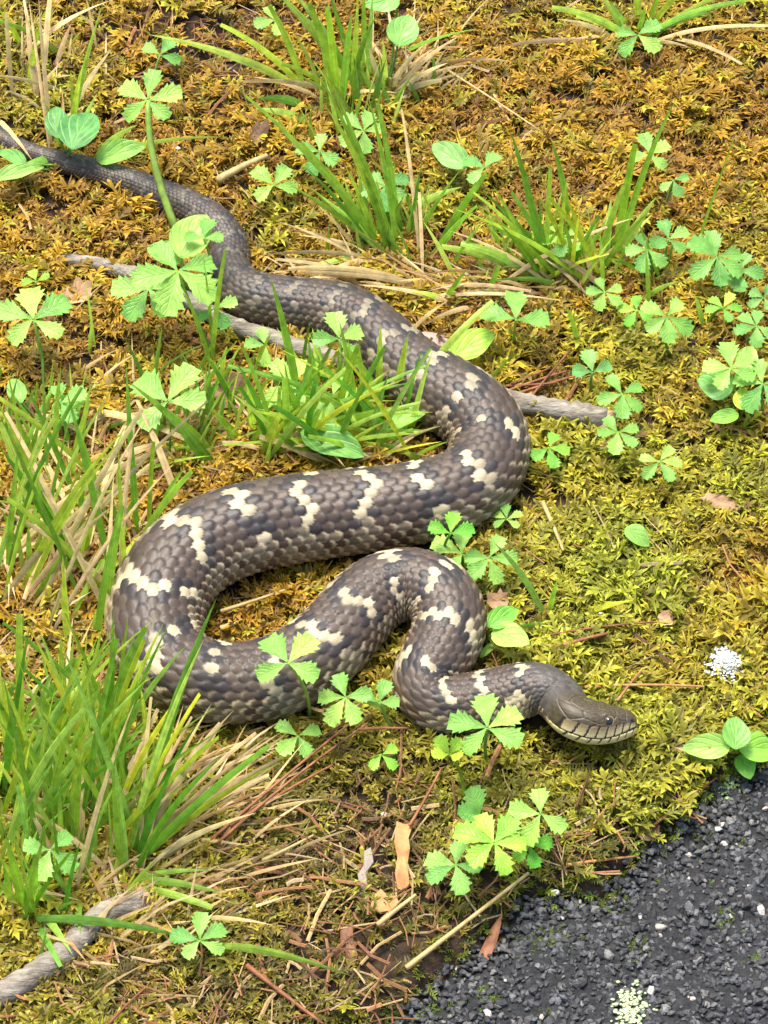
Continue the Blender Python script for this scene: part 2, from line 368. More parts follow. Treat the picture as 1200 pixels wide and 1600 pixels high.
# scales
THB = math.radians(126); ROWS = 9.5
v = th[None] / THB * ROWS + 0 * SIG[:, None]; s = SIG[:, None] + 0 * th
best = np.full(s.shape, -0.35); bi = np.zeros(s.shape); bj = np.zeros(s.shape); ed = np.ones(s.shape); along = np.zeros(s.shape)
for dj in (-1, 0, 1):
    j = np.round(v) + dj; o5 = (np.mod(j, 2) == 1) * 0.5
    for di in (-1, 0, 1):
        i = np.round(s - o5) + di; x = s - (i + o5); y = v - j           # x>0 towards the tail
        wdt = 0.66 * np.sqrt(np.clip(1 - (np.clip(x - 0.02, 0, 9) / 0.60) ** 2.2, 0, 1)) * np.clip(1.0 - 0.5 * np.clip(-x - 0.3, 0, 1), 0, 1)
        ins = (x > -0.75) & (x < 0.62) & (np.abs(y) < wdt) & (np.abs(j) <= 9)
        rel = np.clip(np.abs(y) / (wdt + 1e-6), 0, 1)
        e = np.minimum((wdt - np.abs(y)) * 1.3, (0.62 - x))
        h = 0.10 + 0.80 * (x + 0.75) / 1.37 - 0.50 * rel ** 7.0 - 0.16 * rel ** 2 + 0.06 * np.exp(-(y / 0.10) ** 2) - 0.50 * np.clip((x - 0.42) / 0.20, 0, 1) ** 2
        up_ = ins & (h > best); best = np.where(up_, h, best); bi = np.where(up_, i, bi); bj = np.where(up_, j, bj); ed = np.where(up_, e, ed); along = np.where(up_, x, along)
belly = np.abs(v) > 9.6
scute = np.mod(s, 1.0); best = np.where(belly, 0.1 + 0.5 * scute, best); bi = np.where(belly, np.floor(s), bi); bj = np.where(belly, 99, bj); ed = np.where(belly, 0.3, ed)
amp = RAD[:, None] * 0.078 * (1 - bls)
NX = xs / (A_ + 1e-9); NZ = np.where(zs > 0, zs / (Hu + 1e-9), zs / (Hd + 1e-9)); nl = np.sqrt(NX ** 2 + NZ ** 2) + 1e-9; NX /= nl; NZ /= nl
disp = np.where(best > -0.3, best, -0.15) * amp
# per-scale colours
def hash2(a, b, k=0.0):
    q = np.sin(a * 12.9898 + b * 78.233 + k * 37.719) * 43758.5453; return q - np.floor(q)
rnd, rnd2 = hash2(bi, bj), hash2(bi, bj, 1.0)
ci = bi + (np.mod(bj, 2) == 1) * 0.5
P_ = 4.3
bk = np.round(ci / P_); wig = 0.45 * np.sin(bj * 0.5 + bk * 2.1) + 0.25 * np.sin(bj * 1.1 + bk * 4.0)
ph = np.mod(ci + wig, P_); du = np.minimum(ph, P_ - ph)
du2 = np.abs(np.mod(ci + wig * 0.6 + P_ * 0.5, P_ * 0.98) - P_ * 0.49)
fl = smooth(3.3, 5.4, np.abs(bj) + 0.9 * (rnd2 - 0.5))
def lerp(a, b, t): return a + (b - a) * t[..., None]
brown = np.array([0.064, 0.046, 0.034]); dark = np.array([0.023, 0.022, 0.024]); pale = np.array([0.40, 0.335, 0.215]); red = np.array([0.075, 0.042, 0.028]); olive = np.array([0.30, 0.245, 0.15])
tone = np.broadcast_to(brown, s.shape + (3,)).copy() * (0.75 + 0.5 * rnd[..., None])
tone = lerp(tone, red * (0.7 + 0.7 * rnd[..., None]), fl * 0.85)
tone = lerp(tone, dark * (0.7 + 0.6 * rnd2[..., None]), (du < 0.95) * (0.75 - 0.5 * fl))
tailfade = smooth(0.30, 0.55, sgrid / Ltot)[:, None] * np.ones_like(s)
pband = ((du < 0.34) | ((du < 0.52) & (rnd > 0.7))) & (rnd2 > 0.12) & (fl < 0.5)
tone = lerp(tone, pale * (0.65 + 0.5 * rnd[..., None]), pband * (0.25 + 0.75 * tailfade))
fband = (fl >= 0.5) & ((du < 0.95) | ((du2 < 0.70) & (rnd > 0.25)))
tone = lerp(tone, olive * (0.6 + 0.9 * rnd[..., None]), fband * (0.25 + 0.7 * tailfade) * (0.35 + 0.65 * smooth(0.30, 0.12, ed)))
# pale rim on flank scales, dark skin between scales
rim = smooth(0.40, 0.20, ed) * smooth(0.0, 0.25, along)
tone = lerp(tone, np.array([0.37, 0.31, 0.19]), rim * fl * (0.3 + 0.7 * rnd2) * (0.3 + 0.7 * tailfade))
tone = lerp(tone, np.array([0.022, 0.023, 0.028]), smooth(-0.02, -0.25, best))
tone = lerp(tone, np.array([0.020, 0.020, 0.022]), smooth(0.20, 0.05, ed) * (1 - 0.9 * fl) * 0.85 * (1 - 0.6 * pband))
bc = np.where((rnd > 0.45)[..., None], np.array([0.42, 0.33, 0.18]), np.array([0.12, 0.07, 0.045])); tone = np.where(belly[..., None], bc * (0.8 + 0.4 * scute[..., None]), tone)
tone = lerp(tone, tone * 0.72 + 0.006, 1 - tailfade)
# head colouring: olive brown plates, cream lips with dark sutures, dark mouth line
def hnoise(a, b): return 0.5 + 0.25 * (np.sin(a * 31 + 3 * np.sin(b * 7)) + np.sin(b * 23 + a * 17))
t_ = headt + 0 * th; deg = np.degrees(np.abs(th))[None] + 0 * t_
hc = np.broadcast_to(np.array([0.055, 0.043, 0.024]), s.shape + (3,)).copy() * (0.7 + 0.6 * hnoise(t_ * 3, th[None] * 1.5)[..., None])
cv = th[None] * 3.4 + 0 * t_
pl = np.full(t_.shape, 9.0)
for (t0, d0, t1, d1) in [(.15, 0, .44, 0), (.44, 0, .47, 24), (.47, 24, .70, 30), (.44, 0, .47, -24), (.47, -24, .70, -30), (.70, -40, .70, 40), (.70, 0, .95, 0), (.83, -40, .83, 40), (.15, 0, .18, 34), (.15, 0, .18, -34),
    (.18, 34, .47, 46), (.47, 46, .52, 58), (.18, -34, .47, -46), (.30, 40, .33, 62), (.33, 62, .50, 72), (.33, 62, .24, 80), (.20, 40, .12, 60), (.12, 60, .24, 80), (.70, 40, .66, 56), (.70, 40, .83, 42), (.83, 42, .93, 48), (.72, 58, .82, 62), (.82, 42, .82, 80), (.74, 58, .74, 82), (.46, 76, .40, 84)]:
    for sg_ in (1, -1) if d0 or d1 else (1,):
        ax, ay = t0 * 40, d0 * sg_ * .20; bx, by = t1 * 40, d1 * sg_ * .20; X_, Y_ = t_ * 40, np.degrees(th)[None] * .20
        q_ = np.clip(((X_ - ax) * (bx - ax) + (Y_ - ay) * (by - ay)) / ((bx - ax) ** 2 + (by - ay) ** 2), 0, 1)
        pl = np.minimum(pl, np.hypot(X_ - ax - q_ * (bx - ax), Y_ - ay - q_ * (by - ay)))
hc = lerp(hc, np.array([0.20, 0.16, 0.085]), smooth(0.75, 0.3, pl) * 0.45 * smooth(.25, .7, hnoise(t_ * 2, cv)))
hc = lerp(hc, np.array([0.014, 0.012, 0.008]), smooth(0.42, 0.12, pl) * 0.8)
mouth = 104 - 14 * smooth(0.5, 1.0, t_) + 8 * smooth(.35, .0, t_)
lab = (deg > mouth - 24) & (deg <= mouth) & (t_ > 0.22)
lcol = lerp(np.broadcast_to(np.array([0.17, 0.125, 0.06]), s.shape + (3,)), np.array([0.50, 0.42, 0.21]), smooth(mouth - 20, mouth - 4, deg))
hc = np.where(lab[..., None], lcol, hc)
low = (deg > mouth) & (t_ > 0.10); hc = np.where(low[..., None], np.array([0.62, 0.50, 0.22]) * (0.85 + 0.3 * hnoise(t_ * 5, cv))[..., None], hc)
sut = np.abs(np.mod(t_ * 10.5 + 0.25 * (deg > mouth) + (deg - mouth) * 0.012, 1) - .5) > 0.41
hc = np.where((sut & (deg > mouth - 24) & (deg < mouth + 26) & (t_ > 0.2))[..., None], np.array([0.018, 0.014, 0.010]), hc)
mline = (np.abs(deg - mouth) < 1.9) & (t_ > 0.16); hc = np.where(mline[..., None], np.array([0.010, 0.008, 0.006]), hc)
nost = ((t_ - 0.90) / 0.028) ** 2 + ((deg - 60) / 9) ** 2 < 1; hc = np.where(nost[..., None], np.array([0.012, 0.01, 0.009]), hc)
hb = bl * smooth(0.02, 0.16, t_) + 0 * t_
neckc = np.array([0.062, 0.055, 0.047]) * (0.7 + 0.6 * rnd[..., None])
tone = lerp(tone, neckc, (smooth(Lneck - 0.024, Lneck - 0.014, sgrid)[:, None] + 0 * t_) * (deg < 100))
tone = lerp(tone, pale * (0.8 + .5 * rnd[..., None]), (np.exp(-((sgrid - Lneck + 0.031) / 0.0045) ** 2)[:, None] > .5) * (deg > 40) * (deg < 110) * (th > 0)[None] * 0.9)
tone = lerp(tone, hc, hb)
disp = disp + (-0.00055 * smooth(3.2, 0.6, np.abs(deg - mouth)) * (t_ > 0.14) - 0.00025 * (sut & (deg > mouth - 24) & (deg < mouth + 26)) - 0.00035 * smooth(0.5, 0.1, pl) + 0.0009 * np.exp(-((t_ - .60) / .07) ** 2 - ((deg - 42) / 10) ** 2) - 0.0010 * np.exp(-((t_ - .60) / .06) ** 2 - ((deg - 62) / 13) ** 2)) * hb
xs2, zs2 = xs + NX * disp, zs + NZ * disp
Vn = C[:, None] + SIDE[:, None] * xs2[..., None] + UPV[:, None] * zs2[..., None]
nS = len(sgrid); I = np.arange(nS * NTH).reshape(nS, NTH); J = np.roll(I, -1, axis=1)
F = np.stack([I[:-1], I[1:], J[1:], J[:-1]], -1).reshape(-1, 4)
snake = thing('snake', 'dark brown water snake with pale broken bands lying in loose coils on moss', 'snake', (0, 0, 0))
base = Vector((float(C[nS // 2, 0]), float(C[nS // 2, 1]), float(hgt(C[nS // 2, 0], C[nS // 2, 1])))); snake.location = base
body = link('body', mesh_np('body', Vn.reshape(-1, 3) - np.array(base), F, tone.reshape(-1, 3)), M_SNAKE, snake)
# eyes
m, nt, nd, lk, b_ = mat_new('eye_iris'); b_.inputs['Base Color'].default_value = (0.055, 0.040, 0.024, 1); b_.inputs['Roughness'].default_value = 0.12; M_IRIS = m
m, nt, nd, lk, b_ = mat_new('eye_pupil'); b_.inputs['Base Color'].default_value = (0.004, 0.004, 0.004, 1); b_.inputs['Roughness'].default_value = 0.05; b_.inputs['Coat Weight'].default_value = 1; M_PUPIL = m
m, nt, nd, lk, b_ = mat_new('eye_ring'); b_.inputs['Base Color'].default_value = (0.20, 0.15, 0.08, 1); b_.inputs['Roughness'].default_value = 0.45; M_RING = m
def ball(r, n=16):
    v, f = [], []
    for i in range(n + 1):
        for k in range(2 * n):
            a, b = math.pi * i / n, math.pi * k / n; v.append((r * math.sin(a) * math.cos(b), r * math.sin(a) * math.sin(b), r * math.cos(a)))
    for i in range(n):
        for k in range(2 * n): k2 = (k + 1) % (2 * n); f.append((i * 2 * n + k, (i + 1) * 2 * n + k, (i + 1) * 2 * n + k2, i * 2 * n + k2))
    return np.array(v), np.array(f)
ki = int(np.argmin(np.abs(headt[:, 0] - 0.60)))
for sg in (1, -1):
    kt = int(np.argmin(np.abs(th - sg * math.radians(60)))); pe = Vn[ki, kt]
    nrm = Vector(SIDE[ki] * sg * 0.93 + UPV[ki] * 0.33 + T[ki] * 0.12).normalized()
    q = nrm.to_track_quat('Z', 'Y').to_matrix().to_4x4()
    v_, f_ = ball(0.0027); eye = link('eye', mesh_np('eye', v_, f_), M_IRIS, snake)
    eye.matrix_local = Matrix.Translation(Vector(pe) - nrm * 0.0010 - base) @ q
    v_, f_ = ball(0.00165, 10); v_[:, 2] *= 0.5; pu = link('pupil', mesh_np('pupil', v_, f_), M_PUPIL, eye); pu.location = (0, 0, 0.00205)
    ang = np.linspace(0, 2 * math.pi, 25); v_, f_ = tube_np([(0.0024 * math.cos(a), 0.0024 * math.sin(a), 0.0013) for a in ang], 0.00045, 6, False)
    link('eye_ring', mesh_np('eye_ring', v_, f_), M_RING, eye)
# coarse spine used to keep the moss from growing through the body
SP_ = S[:-110][::6]
def snake_gap(x, y):
    d = np.full(x.shape, 9.0)
    for k in range(0, len(SP_), 1): d = np.minimum(d, np.hypot(x - SP_[k, 0], y - SP_[k, 1]) - SP_[k, 3] * 0.80)
    return d

# ------------------------------------------------------------------ MOSS (nobody could count it)
def blob(X, Y, lst):
    u, v, _ = proj(np.stack([X, Y, 0 * X], -1)); o = np.zeros_like(X)
    for (px, py, rx, ry, a) in lst: o = np.maximum(o, a * np.exp(-((u - px) / rx) ** 2 - ((v - py) / ry) ** 2))
    return o
BARE = [(340, 85, 110, 75, 1.0), (290, 60, 90, 60, .8), (580, 1500, 150, 80, 1.0), (640, 1420, 110, 60, .9), (600, 1360, 110, 70, .75), (470, 1500, 90, 60, .8), (380, 1230, 70, 60, .55), (880, 1330, 120, 40, .6), (560, 1250, 120, 60, .35), (300, 1560, 90, 50, .6), (700, 1430, 90, 40, .6), (690, 700, 40, 30, .8), (380, 430, 60, 40, .3), (1080, 130, 60, 25, .5), (160, 560, 60, 40, .3), (100, 900, 110, 160, .45)]
GREEN = [(960, 900, 190, 160, .95), (900, 1000, 120, 90, .9), (1150, 760, 120, 100, .8), (960, 720, 150, 100, .75), (780, 960, 90, 120, .6), (1000, 560, 160, 70, .6), (600, 1180, 110, 70, .55), (820, 1210, 150, 60, .7), (1120, 1100, 90, 90, .55), (1180, 380, 60, 60, .6), (450, 330, 90, 60, .35), (700, 330, 90, 50, .45), (60, 150, 90, 120, .7), (330, 1540, 70, 50, .5), (900, 30, 200, 40, .45), (640, 990, 40, 40, .5)]
DARK = [(560, 1320, 260, 150, 1.0), (650, 1450, 220, 110, 1.0), (450, 1520, 250, 110, 1.0), (180, 1550, 220, 70, .85), (480, 1240, 160, 60, .6), (800, 1230, 200, 60, .5), (350, 1500, 150, 80, .7), (120, 560, 120, 80, .25), (700, 1250, 120, 80, .5), (700, 1000, 60, 60, .4), (900, 1330, 150, 50, .7)]
GOLD = [(100, 330, 220, 130, 1), (80, 480, 150, 90, 1), (850, 130, 300, 90, .7), (330, 230, 160, 90, .6), (430, 935, 80, 30, .8), (320, 1480, 110, 40, .6), (1100, 560, 90, 50, .4), (1150, 960, 70, 90, .4), (1050, 250, 200, 80, .6)]
def sprig(seed, kind):
    r = np.random.default_rng(seed); V, F, W = [], [], []
    n = r.integers(6, 9); ln = r.uniform(0.9, 1.2); lean = r.uniform(0.3, 1.0); cur = r.uniform(-.3, .3)
    def stem(t): return np.array([lean * t * ln * 0.8 * (0.4 + 0.6 * t), cur * t * t, ln * t * (1 - 0.30 * lean * t)])
    def leaf(p, d, w, l, droop):
        sd = np.cross(d, [0, 0, 1.0]); sd /= np.linalg.norm(sd) + 1e-6; b = len(V)
        tip = p + d * l + np.array([0, 0, -droop * l]); mid = p + d * l * .5 + np.array([0, 0, 0.12 * l])
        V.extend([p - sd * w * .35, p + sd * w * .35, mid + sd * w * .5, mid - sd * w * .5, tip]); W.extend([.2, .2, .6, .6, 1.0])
        F.extend([(b, b + 1, b + 2), (b, b + 2, b + 3), (b + 3, b + 2, b + 4)])
    st = [stem(t) for t in np.linspace(0, 1, 4)]; b = len(V); w = 0.05
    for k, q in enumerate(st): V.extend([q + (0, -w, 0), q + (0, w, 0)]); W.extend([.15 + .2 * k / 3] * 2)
    for k in range(3): F.extend([(b + 2 * k, b + 2 * k + 1, b + 2 * k + 3), (b + 2 * k, b + 2 * k + 3, b + 2 * k + 2)])
    for k in range(n):
        t = 0.28 + 0.72 * k / (n - 1); p = stem(t); q = stem(min(1, t + .05)) - stem(t - .05); q /= np.linalg.norm(q)
        for sgn in (-1, 1):
            a = r.uniform(0.6, 1.15); sd = np.array([-q[1] * .3, 1.0, 0]) * sgn
            d = q * math.cos(a) + sd * math.sin(a) + np.array([r.uniform(-.5, .5), r.uniform(-.3, .3), r.uniform(-.35, .55)]); d /= np.linalg.norm(d)
            leaf(p, d, r.uniform(.052, .092) * (1.2 if kind else 1), r.uniform(.36, .74) * (1.05 - .35 * t), r.uniform(-.35, .7))
    p = stem(1.0); d = stem(1) - stem(.9); leaf(p, d / np.linalg.norm(d), .15, .42, .25)
    return np.array(V), np.array(F), np.array(W)
SPR = [sprig(100 + i, i % 2) for i in range(14)]
NM = 29500
u0 = rng.uniform(-90, 1290, NM); v0 = rng.uniform(-110, 1720, NM)
dx, dy = (u0 - 600) / FPX, (800 - v0) / FPX; tt = (0 - DIST * SP) / (dy * CP - SP)
MX = dx * tt; MY = -DIST * CP + (dy * SP + CP) * tt
ex_ = [ray_at(a + rng.normal(0, c), b + rng.normal(0, d), -0.006)[:2] for (a, b, c, d, n) in [(1000, 1472, 12, 9, 40), (640, 1580, 35, 14, 160), (930, 1395, 45, 14, 140), (1080, 1290, 40, 22, 160), (830, 1470, 30, 14, 120), (860, 1585, 14, 8, 30), (1130, 1440, 10, 8, 24), (1180, 1500, 8, 6, 16), (760, 1560, 14, 8, 40)] for _ in range(n)]
far_ = []
while len(far_) < 4300:                                    # coarser growth beyond the frame
    a, b = rng.uniform(-520, 1720), rng.uniform(-420, 1900)
    if -90 < a < 1290 and -110 < b < 1720: continue
    far_.append(ray_at(a, b, 0)[:2])
far_ = np.array(far_); MX = np.concatenate([MX, far_[:, 0]]); MY = np.concatenate([MY, far_[:, 1]]); NM += len(far_)
ex_ = np.array(ex_); NX_ = len(ex_); MX = np.concatenate([MX, ex_[:, 0]]); MY = np.concatenate([MY, ex_[:, 1]]); isx = np.arange(NM + NX_) >= NM; NM += NX_
bare = blob(MX, MY, BARE); rd = road_dist(MX, MY); gap = snake_gap(MX, MY)
keep = (rng.random(NM) > bare * 0.93) & (gap > 0.0) & ((rd < -0.004 + 0.006 * rng.random(NM)) | isx)
MX, MY, gap, rd, isx = MX[keep], MY[keep], gap[keep], rd[keep], isx[keep]; NM = len(MX)
gr = blob(MX, MY, GREEN); dk = blob(MX, MY, DARK); go = blob(MX, MY, GOLD)
# patchy clumps: colour and height vary together over a few centimetres
cl = 0.5 + 0.25 * (np.sin(MX * 71 + 2 * np.sin(MY * 47)) + np.sin(MY * 83 + 2 * np.sin(MX * 39 + 1))) 
fine = 0.5 + 0.5 * np.sin(MX * 260 + 3 * np.sin(MY * 190)) * np.sin(MY * 240 + 2 * np.sin(MX * 170))
MZ = np.where(isx & (rd > 0), road_z(MX, MY), hgt(MX, MY))
lightg = np.array([0.33, 0.37, 0.020]); midg = np.array([0.17, 0.19, 0.015]); gold = np.array([0.46, 0.28, 0.012]); rust = np.array([0.20, 0.085, 0.010]); dkc = np.array([0.065, 0.060, 0.012])
_, pv, _ = proj(np.stack([MX, MY, 0 * MX], -1)); pu_, _, _ = proj(np.stack([MX, MY, 0 * MX], -1))
gr = np.maximum(gr, 0.45 * smooth(950, 1150, pv) + 0.25 * smooth(600, 900, pu_) * smooth(350, 600, pv))
g_ = np.clip(gr + 0.35 * (cl - .5) + 0.25 * (fine - .5) - 0.25 * go, 0, 1)
c0 = lerp(lerp(np.tile(gold, (NM, 1)), rust, np.clip((1 - cl) * .7 * (1 - g_) + 0.35 * (fine < .25), 0, .85)), lightg, g_)
c0 = lerp(c0, midg, np.clip((1 - fine) * 0.55 * g_, 0, 1)); c0 = lerp(c0, lightg, (rng.random(NM) < 0.16) * 0.6); c0 = lerp(c0, dkc, np.clip(dk * (0.35 + 0.8 * rng.random(NM)), 0, .9))
edge = smooth(-0.02, -0.004, rd); c0 = lerp(c0, np.array([0.10, 0.20, 0.012]), edge * 0.8 * (rng.random(NM) < .7))
c0 = np.where(isx[:, None], np.array([0.09, 0.16, 0.014]), c0) * rng.uniform(0.45, 1.40, (NM, 1))
scl = rng.uniform(0.0075, 0.0170, NM) * (0.75 + 0.45 * cl) * (1 - .3 * dk) * (1 - 0.5 * edge) * np.where(isx, .42, 1) * np.where((pu_ < -90) | (pu_ > 1290) | (pv < -110) | (pv > 1720), 1.7, 1) * smooth(-0.002, 0.010, gap).clip(.45, 1)
pick = rng.integers(0, len(SPR), NM); rot = rng.uniform(0, 2 * math.pi, NM); tiltx = rng.normal(0, .42, NM); tilty = rng.normal(0, .42, NM)
VV, FF, CC = [], [], []; off = 0
for k, (v, f, w) in enumerate(SPR):
    idx = np.where(pick == k)[0]; n = len(idx)
    c, s_ = np.cos(rot[idx])[:, None], np.sin(rot[idx])[:, None]; q = v[None] * scl[idx][:, None, None]
    x = q[..., 0] * c - q[..., 1] * s_; y = q[..., 0] * s_ + q[..., 1] * c; z = q[..., 2] * 0.72
    x = x + z * tiltx[idx][:, None]; y = y + z * tilty[idx][:, None]
    VV.append(np.stack([x + MX[idx][:, None], y + MY[idx][:, None], z + MZ[idx][:, None] - 0.001], -1).reshape(-1, 3))
    FF.append((f[None] + (np.arange(n) * len(v))[:, None, None] + off).reshape(-1, 3)); off += n * len(v)
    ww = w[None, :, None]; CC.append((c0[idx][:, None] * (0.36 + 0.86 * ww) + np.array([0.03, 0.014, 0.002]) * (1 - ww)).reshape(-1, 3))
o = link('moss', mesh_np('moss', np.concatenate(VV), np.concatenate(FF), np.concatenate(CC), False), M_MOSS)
tag(o, 'feathery golden and yellow green moss carpeting the ground', 'moss', None, 'stuff')
#PART2
# ------------------------------------------------------------------ STICKS, STONE, LICHEN
def stick(name, label, pxs, rads, h=0.004, seed=1, end_pale=True, group=None):
    P = [U(px, py, h + r * .6) for (px, py), r in zip(pxs, rads)]
    P = catmull(np.array([[*p, r] for p, r in zip(P, rads)]), 8)
    r_ = np.random.default_rng(seed); P[:, :3] += r_.normal(0, 0.00022, (len(P), 3)); P[:, 3] *= 1 + 0.025 * r_.normal(0, 1, len(P)) + 0.20 * (r_.random(len(P)) < 0.07)
    base = Vector(P[len(P) // 2, :3]); base.z -= float(P[len(P) // 2, 3])
    t = thing(name, label, 'stick', base, group)
    v, f = tube_np(P[:, :3] - np.array(base), P[:, 3], 12, True, 0.03, seed); link('shaft', mesh_np('shaft', v, f), M_BARK, t)
    if end_pale:
        d = P[-1, :3] - P[-3, :3]; d /= np.linalg.norm(d); e = P[-1, :3]
        v, f = tube_np([e - d * 0.002 - np.array(base), e + d * 0.0012 - np.array(base), e + d * 0.004 + np.array([0, 0, .001]) - np.array(base)], [P[-1, 3] * .98, P[-1, 3] * .95, P[-1, 3] * .55], 9, True, 0.2, seed); link('broken_end', mesh_np('broken_end', v, f, None, False), M_WOOD, t)
    return t, P, base
st, P, b0 = stick('fallen_stick', 'long thin grey stick with a broken pale end passing beneath the snake', [(96, 404), (150, 412), (215, 432), (290, 466), (350, 502), (405, 522), (520, 560), (650, 590), (740, 608), (810, 628), (880, 642), (948, 655)], [.0030, .0038, .0042, .0045, .0047, .0048, .005, .0053, .0055, .0056, .0058, .0056], 0.006, 3)
a, bb = U(118, 408, .006), U(78, 412, .004); v, f = tube_np(bez(a - b0, (a + bb) / 2 - b0 + Vector((0, 0, .001)), bb - b0, 5), [.003, .0028, .003, .0026, .0018], 8, True, .1, 4); link('side_twig', mesh_np('side_twig', v, f), M_BARK, st)
stick('weathered_stick', 'thick bleached grey stick lying below the grass clump', [(-60, 1585), (0, 1555), (60, 1520), (110, 1480), (165, 1428), (226, 1408)], [.006, .0062, .0062, .0060, .0058, .0056], 0.003, 9)
M_BARK2 = M_BARK
def slab(name, outline, thick, mat, label, cat, px, py, h, tilt=(0, 0), rot=0, group=None, bend=0.0):
    """a thin irregular plate (leaf scrap, wood chip, flat stone) with real thickness"""
    c = U(px, py, h); k = 1.0 / ppm(c); pts = np.array(outline, float) * k; n = len(pts)
    ca, sa = math.cos(rot), math.sin(rot); pts = np.stack([pts[:, 0] * ca - pts[:, 1] * sa, (pts[:, 0] * sa + pts[:, 1] * ca) / SP], -1)
    L_ = np.abs(pts).max()
    wv_ = px * .37
    def zz(q): return bend * (np.sum(q ** 2, -1) / L_) + tilt[0] * q[:, 0] + tilt[1] * q[:, 1] + .10 * L_ * np.sin(q[:, 0] / L_ * 4 + wv_) * (1 if bend else .3) + .08 * L_ * np.sin(q[:, 1] / L_ * 7 + wv_) * (1 if bend else .2)
    top = np.c_[pts, zz(pts)]; inn = np.c_[pts * .55, zz(pts * .55) + thick * .25]; bot = top - (0, 0, thick)
    V = np.vstack([top, inn, [[0, 0, thick * .3]], bot, [[0, 0, -thick]]]); F = []
    for i in range(n):
        j = (i + 1) % n
        F += [(i, j, n + j), (i, n + j, n + i), (n + i, n + j, 2 * n), (j, i, 2 * n + 1 + i), (j, 2 * n + 1 + i, 2 * n + 1 + j), (2 * n + 1 + j, 2 * n + 1 + i, 3 * n + 1)]
    o = link(name, mesh_np(name, V, F, None, False), mat); o.location = c; return tag(o, label, cat, group)
def irr(w, h, n=11, seed=0, jit=.18):
    r = np.random.default_rng(seed); n = n * 2; w *= .82; h *= .82; return [(w / 2 * math.cos(a) * (1 + r.uniform(-jit, jit)), h / 2 * math.sin(a) * (1 + r.uniform(-jit, jit))) for a in np.linspace(0, 2 * math.pi, n, endpoint=False)]
slab('flat_stone', irr(118, 46, 13, 3, .12), 0.004, M_PINK, 'flat pinkish stone tucked behind the bend of the snake', 'stone', 690, 545, 0.007, (0, .15), -.35)
slab('fallen_leaf', irr(62, 58, 12, 8, .15), 0.0006, M_BROWNLEAF, 'curled tan dead leaf in the grass inside the snake bend', 'dead leaf', 362, 622, 0.010, (.2, .3), .4, None, .5)
slab('fallen_leaf', irr(58, 40, 12, 18, .2), 0.0006, M_BROWNLEAF, 'dark brown dead leaf beside the forked tip of the long stick', 'dead leaf', 122, 464, 0.008, (.1, .2), .2, None, .6)
slab('fallen_leaf', irr(40, 32, 10, 28, .2), 0.0006, M_BROWNLEAF, 'grey brown dead leaf scrap below the small cinquefoil by the tail', 'dead leaf', 405, 212, 0.010, (.1, .2), .8, None, .6)
slab('fallen_leaf', irr(44, 28, 10, 38, .25), 0.0006, M_BROWNLEAF, 'pinkish dead leaf at the mossy edge of the asphalt', 'dead leaf', 1012, 1302, 0.008, (.1, .1), .1, None, .3)
slab('fallen_leaf', irr(30, 26, 10, 48, .2), 0.0006, M_BROWNLEAF, 'orange tan leaf scrap on green moss beyond the snake head', 'dead leaf', 1040, 968, 0.010, (.1, .3), .1, None, .3)
slab('fallen_leaf', irr(42, 30, 10, 58, .3), 0.0006, M_BROWNLEAF, 'salmon dead leaf scrap above the round leaves by the snake neck', 'dead leaf', 778, 940, 0.010, (.1, .3), .1, None, .3)
slab('wood_chip', [(-10, -40), (0, -44), (9, -36), (7, -10), (12, 8), (10, 30), (20, 42), (6, 40), (-7, 46), (-12, 20), (-8, 0), (-13, -20)], 0.0022, M_CHIP, 'bright orange wood chip standing in dark soil below the snake', 'wood chip', 629, 1338, 0.008, (.1, .2), .05)
slab('wood_chip', [(-30, -16), (-10, -14), (10, -4), (30, 12), (34, 20), (14, 16), (0, 10), (-20, 2)], 0.002, M_NEEDLE, 'reddish wood chip at the asphalt edge beside dry stalk', 'wood chip', 766, 1476, 0.006, (.1, .2), .6)
slab('wood_chip', [(-20, -12), (-4, -15), (16, -8), (24, 2), (16, 10), (4, 8), (-8, 14), (-18, 4)], 0.002, M_CHIP, 'broad tan wood chip by the white scrap on soil', 'wood chip', 600, 1408, 0.007, (.1, .2), -.2)
slab('wood_chip', [(-10, -26), (2, -28), (9, -18), (8, 4), (13, 24), (2, 22), (-7, 28), (-11, 8), (-8, -8)], 0.002, M_NEEDLE, 'small brown wood chip beside the dark soil hollow', 'wood chip', 545, 1474, 0.006, (.1, .2), .3)
m_, nt, nd, lk, b_ = mat_new('white_scrap'); b_.inputs['Base Color'].default_value = (.24, .20, .165, 1); b_.inputs['Roughness'].default_value = .8
slab('bark_scrap', [(-8, -34), (0, -30), (6, -12), (4, 4), (12, 16), (6, 34), (-4, 28), (-3, 10), (-11, -2), (-6, -18)], 0.0012, m_, 'white weathered scrap beside the orange wood chip', 'bark scrap', 570, 1365, 0.008, (.1, .25), -.1)
slab('bark_scrap', irr(70, 26, 10, 77, .3), 0.002, M_BROWNLEAF, 'grey brown bark scrap in bright moss far from the snake', 'bark scrap', 1125, 785, 0.009, (.1, .2), -.2)
slab('bark_scrap', irr(62, 16, 8, 78, .2), 0.002, M_WOOD, 'pale wood splinter ahead of the snake snout', 'bark scrap', 1050, 1168, 0.007, (.0, .1), 0)

